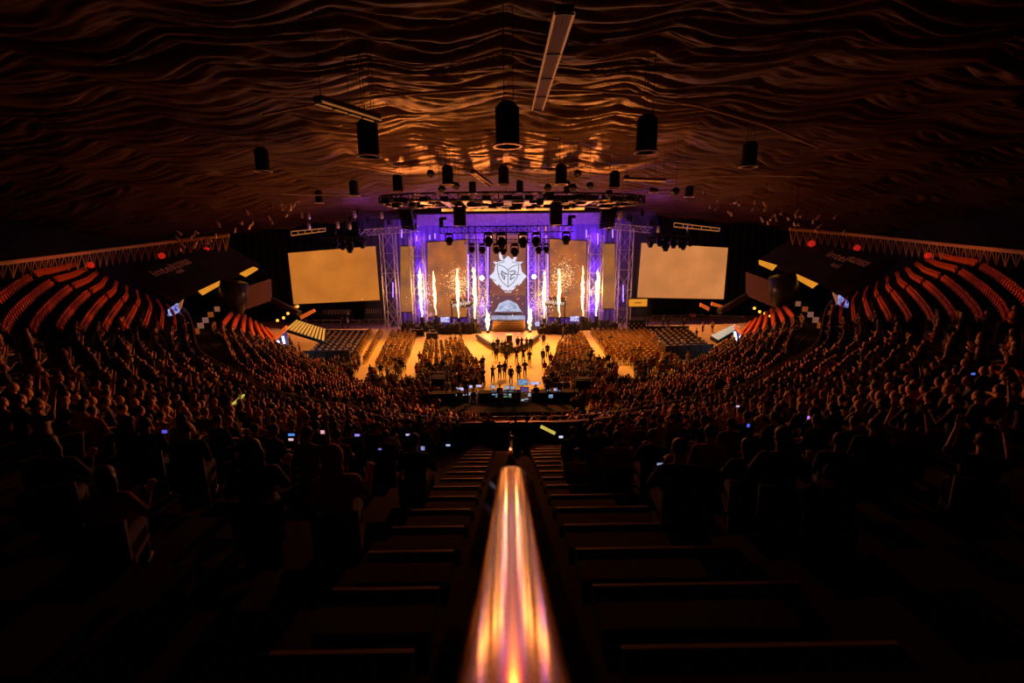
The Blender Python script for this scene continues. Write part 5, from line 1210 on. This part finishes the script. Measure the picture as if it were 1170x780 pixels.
# ------------------------------------------------------------------ phones held in the crowd
for i, (x, y, w, h, Y, c_, lb) in enumerate(((188, 493, 6, 4, 6.2, (.12, .1, .9), 'blue phone screen far left'), (333, 496.5, 8, 3, 8.6, (.1, .3, 1), 'blue phone screen of the stacked pair'), (332.5, 502, 6, 3, 8.2, (.9, .6, .7), 'pinkish phone screen under the blue one'), (370, 493.5, 8, 4.5, 8.4, (1, .45, .5), 'bright pink phone screen'), (408, 497, 6, 3, 9, (.4, .3, 1), 'lilac phone screen left of the aisle'), (466, 496.5, 5, 2.5, 10, (.6, .5, 1), 'small lilac phone above the broad man'), (434, 513, 4, 2, 8.5, (.25, .2, .8), 'dim violet phone'), (483, 512, 4.5, 5, 7.0, (.3, .3, .7), 'phone in the hands of the broad man'), (512, 508.5, 5, 2.5, 9, (.5, .6, .9), 'pale phone at the aisle edge'),
        (641, 499, 5, 3, 9.5, (.8, .75, 1), 'white phone below the yellow rail'), (754, 530, 7, 3, 5.0, (.3, .35, .6), 'phone of the brown haired man'), (855, 486, 3.5, 4, 8.5, (.1, .15, 1), 'deep blue phone in the right tier'), (925, 477, 5.5, 4.5, 9.5, (.7, .3, 1), 'violet phone in the right tier'), (843, 464, 4, 2, 13, (.8, .7, 1), 'tiny white phone by the right rail'), (965, 464, 4, 2, 12, (.6, .4, .8), 'tiny lilac phone'), (1112, 427, 5, 2.5, 12, (.1, .2, .9), 'tiny blue phone high right'), (78, 529, 5, 2.5, 6, (.1, .1, .6), 'dim blue phone low left'), (850, 476, 4, 2, 12, (.9, .5, .8), 'tiny pink phone behind the deep blue one'))):
    P = atY(x, y, Y); k = Y/F; t = thing('phone', 'glowing '+lb+' held in the crowd', 'phone', P); m = MB(); m.box(P, (w*k, .002, h*k)); m.build('screen', screen_mat('ph%d' % i, c_, .8), t); m = MB(); m.box(P+Vector((0, .006, 0)), (w*k*1.08, .008, h*k*1.12)); m.build('case', blackm, t)

# ------------------------------------------------------------------ glossy centre rail in the foreground
t = thing('centre_rail', 'polished dark handrail running down the centre aisle, mirroring the flames', 'handrail', (0, 1.5, 11.3))
def rz_(y):
    if y >= 1.5: return HC-.43-.364*y
    a, b, n = 1.5, y, 12; z_ = HC-.43-.364*1.5; h_ = (a-b)/n
    for k in range(n):
        yy = a-(k+.5)*h_; z_ += h_*(.364+.085*min(1, max(0, (1.5-yy)/.85)))
    return z_
mb = MB(); mb.smooth = True; prof = [(x_, -.012*(x_/.075)**2 if abs(x_) < .075 else -.012-.9*(abs(x_)-.075)**1.0-.3*(abs(x_)-.075)) for x_ in [-.14, -.12, -.10, -.085, -.078, -.07, -.06, -.045, -.03, -.015, 0, .015, .03, .045, .06, .07, .078, .085, .10, .12, .14]]
ys = [-.35+3.1*i/40 for i in range(41)]; vs = []; fs = []
XR = .0
for y in ys+[2.85, 2.95, 3.02, 3.06]:
    k = 1 if y <= 2.75 else math.sqrt(max(0.02, 1-((y-2.75)/.32)**2)); kx = k*(1.0)
    for px_, pz_ in prof: vs.append((XR+px_*kx, y, rz_(y)+pz_*1.0-(1-k)*.05))
nn = len(prof); ny_ = len(ys)+4
for j in range(ny_-1):
    for i in range(nn-1): fs.append((j*nn+i, j*nn+i+1, (j+1)*nn+i+1, (j+1)*nn+i))
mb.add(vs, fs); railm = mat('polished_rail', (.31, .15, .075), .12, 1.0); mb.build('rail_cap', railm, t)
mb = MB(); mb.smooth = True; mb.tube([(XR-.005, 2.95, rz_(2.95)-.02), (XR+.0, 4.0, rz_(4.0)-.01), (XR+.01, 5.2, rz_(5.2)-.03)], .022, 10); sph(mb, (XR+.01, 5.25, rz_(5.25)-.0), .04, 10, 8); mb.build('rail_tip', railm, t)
mb = MB(); mb.box((XR, 1.35, 0), (.10, 3.2, .02)) if False else None
mb.hexa([Vector(v) for v in ((XR-.05, -.3, rz_(-.3)-1.3), (XR+.05, -.3, rz_(-.3)-1.3), (XR+.05, 2.9, rz_(2.9)-1.3), (XR-.05, 2.9, rz_(2.9)-1.3), (XR-.05, -.3, rz_(-.3)-.08), (XR+.05, -.3, rz_(-.3)-.08), (XR+.05, 2.9, rz_(2.9)-.08), (XR-.05, 2.9, rz_(2.9)-.08))]); mb.build('rail_panel', black, t)
mb = MB(); mb.tube([(XR, 5.1, rz_(5.1)-1.35), (XR, 5.1, rz_(5.1)-.03)], .02, 8); mb.build('post', railm, t)

# ------------------------------------------------------------------ lights
def lamp(kind, loc, energy, col, size=.5, target=None, spot=60, blend=.6, name='lamp'):
    ld = bpy.data.lights.new(name, kind); ld.energy = energy; ld.color = col
    if kind == 'SPOT': ld.spot_size = math.radians(spot); ld.spot_blend = blend; ld.shadow_soft_size = size
    elif kind == 'AREA': ld.size = size
    else: ld.shadow_soft_size = size
    o = bpy.data.objects.new(name, ld); o.location = loc; C.objects.link(o)
    if target is not None: o.rotation_euler = (Vector(target)-Vector(loc)).to_track_quat('-Z', 'Y').to_euler()
    return o
AM = (1, .37, .045); PU = (.40, .08, 1)
for p in FLAMES: lamp('POINT', (p.x, p.y-.9, p.z), 700, (1, .36, .07), .5, name='flame_glow')
for x, tx, e in ((-16, -20, 13000), (-9, -11, 14000), (-2, -2, 17000), (2, 2, 17000), (9, 11, 14000), (16, 20, 13000)): lamp('SPOT', (x, 64, 16), e, AM, .4, (tx, 55, 0), 84, .8, name='floor_wash')
for x in (-30, 30): lamp('SPOT', (x, 72, 15), 9000, (1, .36, .10), .4, (x, 73, 0), 90, .8, name='side_floor_wash')
for x, tx, ty, e in ((2, -38, 42, 13000), (10, -20, 17, 46000), (0, 0, 6, 40000), (-10, 20, 17, 46000), (-2, 38, 42, 13000)): lamp('SPOT', (x, 57, 16), e, (1, .20, .04), .3, (tx, ty, 2.5), 40, .3, name='audience_wash')
for x in (-13, -4.5, 4.5, 13): lamp('SPOT', (x, 66, 9), 40000, (1, .25, .04), .3, (x*.75, 51, HC+11), 50, .9, name='roof_wash')
for x in (-8, 8): lamp('SPOT', (x, 44, 3.5), 3400, (1, .27, .05), .5, (x*1.1, 48, HC+10), 64, 1, name='roof_bounce_fill')  # added spots imitating light bounced up off the floor
for x in (-23, 23): lamp('POINT', (x, 71.5, 16), 320, PU, .3, name='violet_truss_glow')
for x in (-14.8, -9.9, -4.6, 4.4, 9.5, 14.4):
    for zz in (3, 9.5, 14.5): lamp('POINT', (x, 76.6, zz), 200, PU, .3, name='violet_wash')
for x in (-16.5, -12, 0, 12, 16.5): lamp('SPOT', (x, 70, 1.6), 1100, PU, .2, (x, 73.6, 12), 60, name='violet_uplight')
for x in (-10, 0, 10): lamp('SPOT', (x, 70.6, 14), 1900, PU, .3, (x, 77.6, 18.5), 90, name='violet_header_wash')
# haze over the stage
hz = bpy.data.materials.new('stage_haze'); hz.use_nodes = True; nt = hz.node_tree; nt.nodes.clear(); out = nt.nodes.new('ShaderNodeOutputMaterial'); vsn = nt.nodes.new('ShaderNodeVolumeScatter'); vsn.inputs['Density'].default_value = .014; vsn.inputs['Anisotropy'].default_value = .3; nt.links.new(vsn.outputs[0], out.inputs['Volume'])
mb = MB(); mb.box((0, 73, 9.2), (44, 9.2, 18)); tag(mb.build('stage_haze', hz), 'thin haze hanging over the stage set', 'haze', kind='stuff')
w = bpy.data.worlds.new('w'); SC.world = w; w.use_nodes = True; w.node_tree.nodes['Background'].inputs[0].default_value = (.004, .0015, .002, 1); w.node_tree.nodes['Background'].inputs[1].default_value = .25
SC.view_settings.view_transform = 'Standard'; SC.view_settings.look = 'None'; SC.view_settings.exposure = 0; SC.view_settings.gamma = 1; SC.view_settings.use_curve_mapping = False
SC.cycles.max_bounces = 5; SC.cycles.use_denoising = True
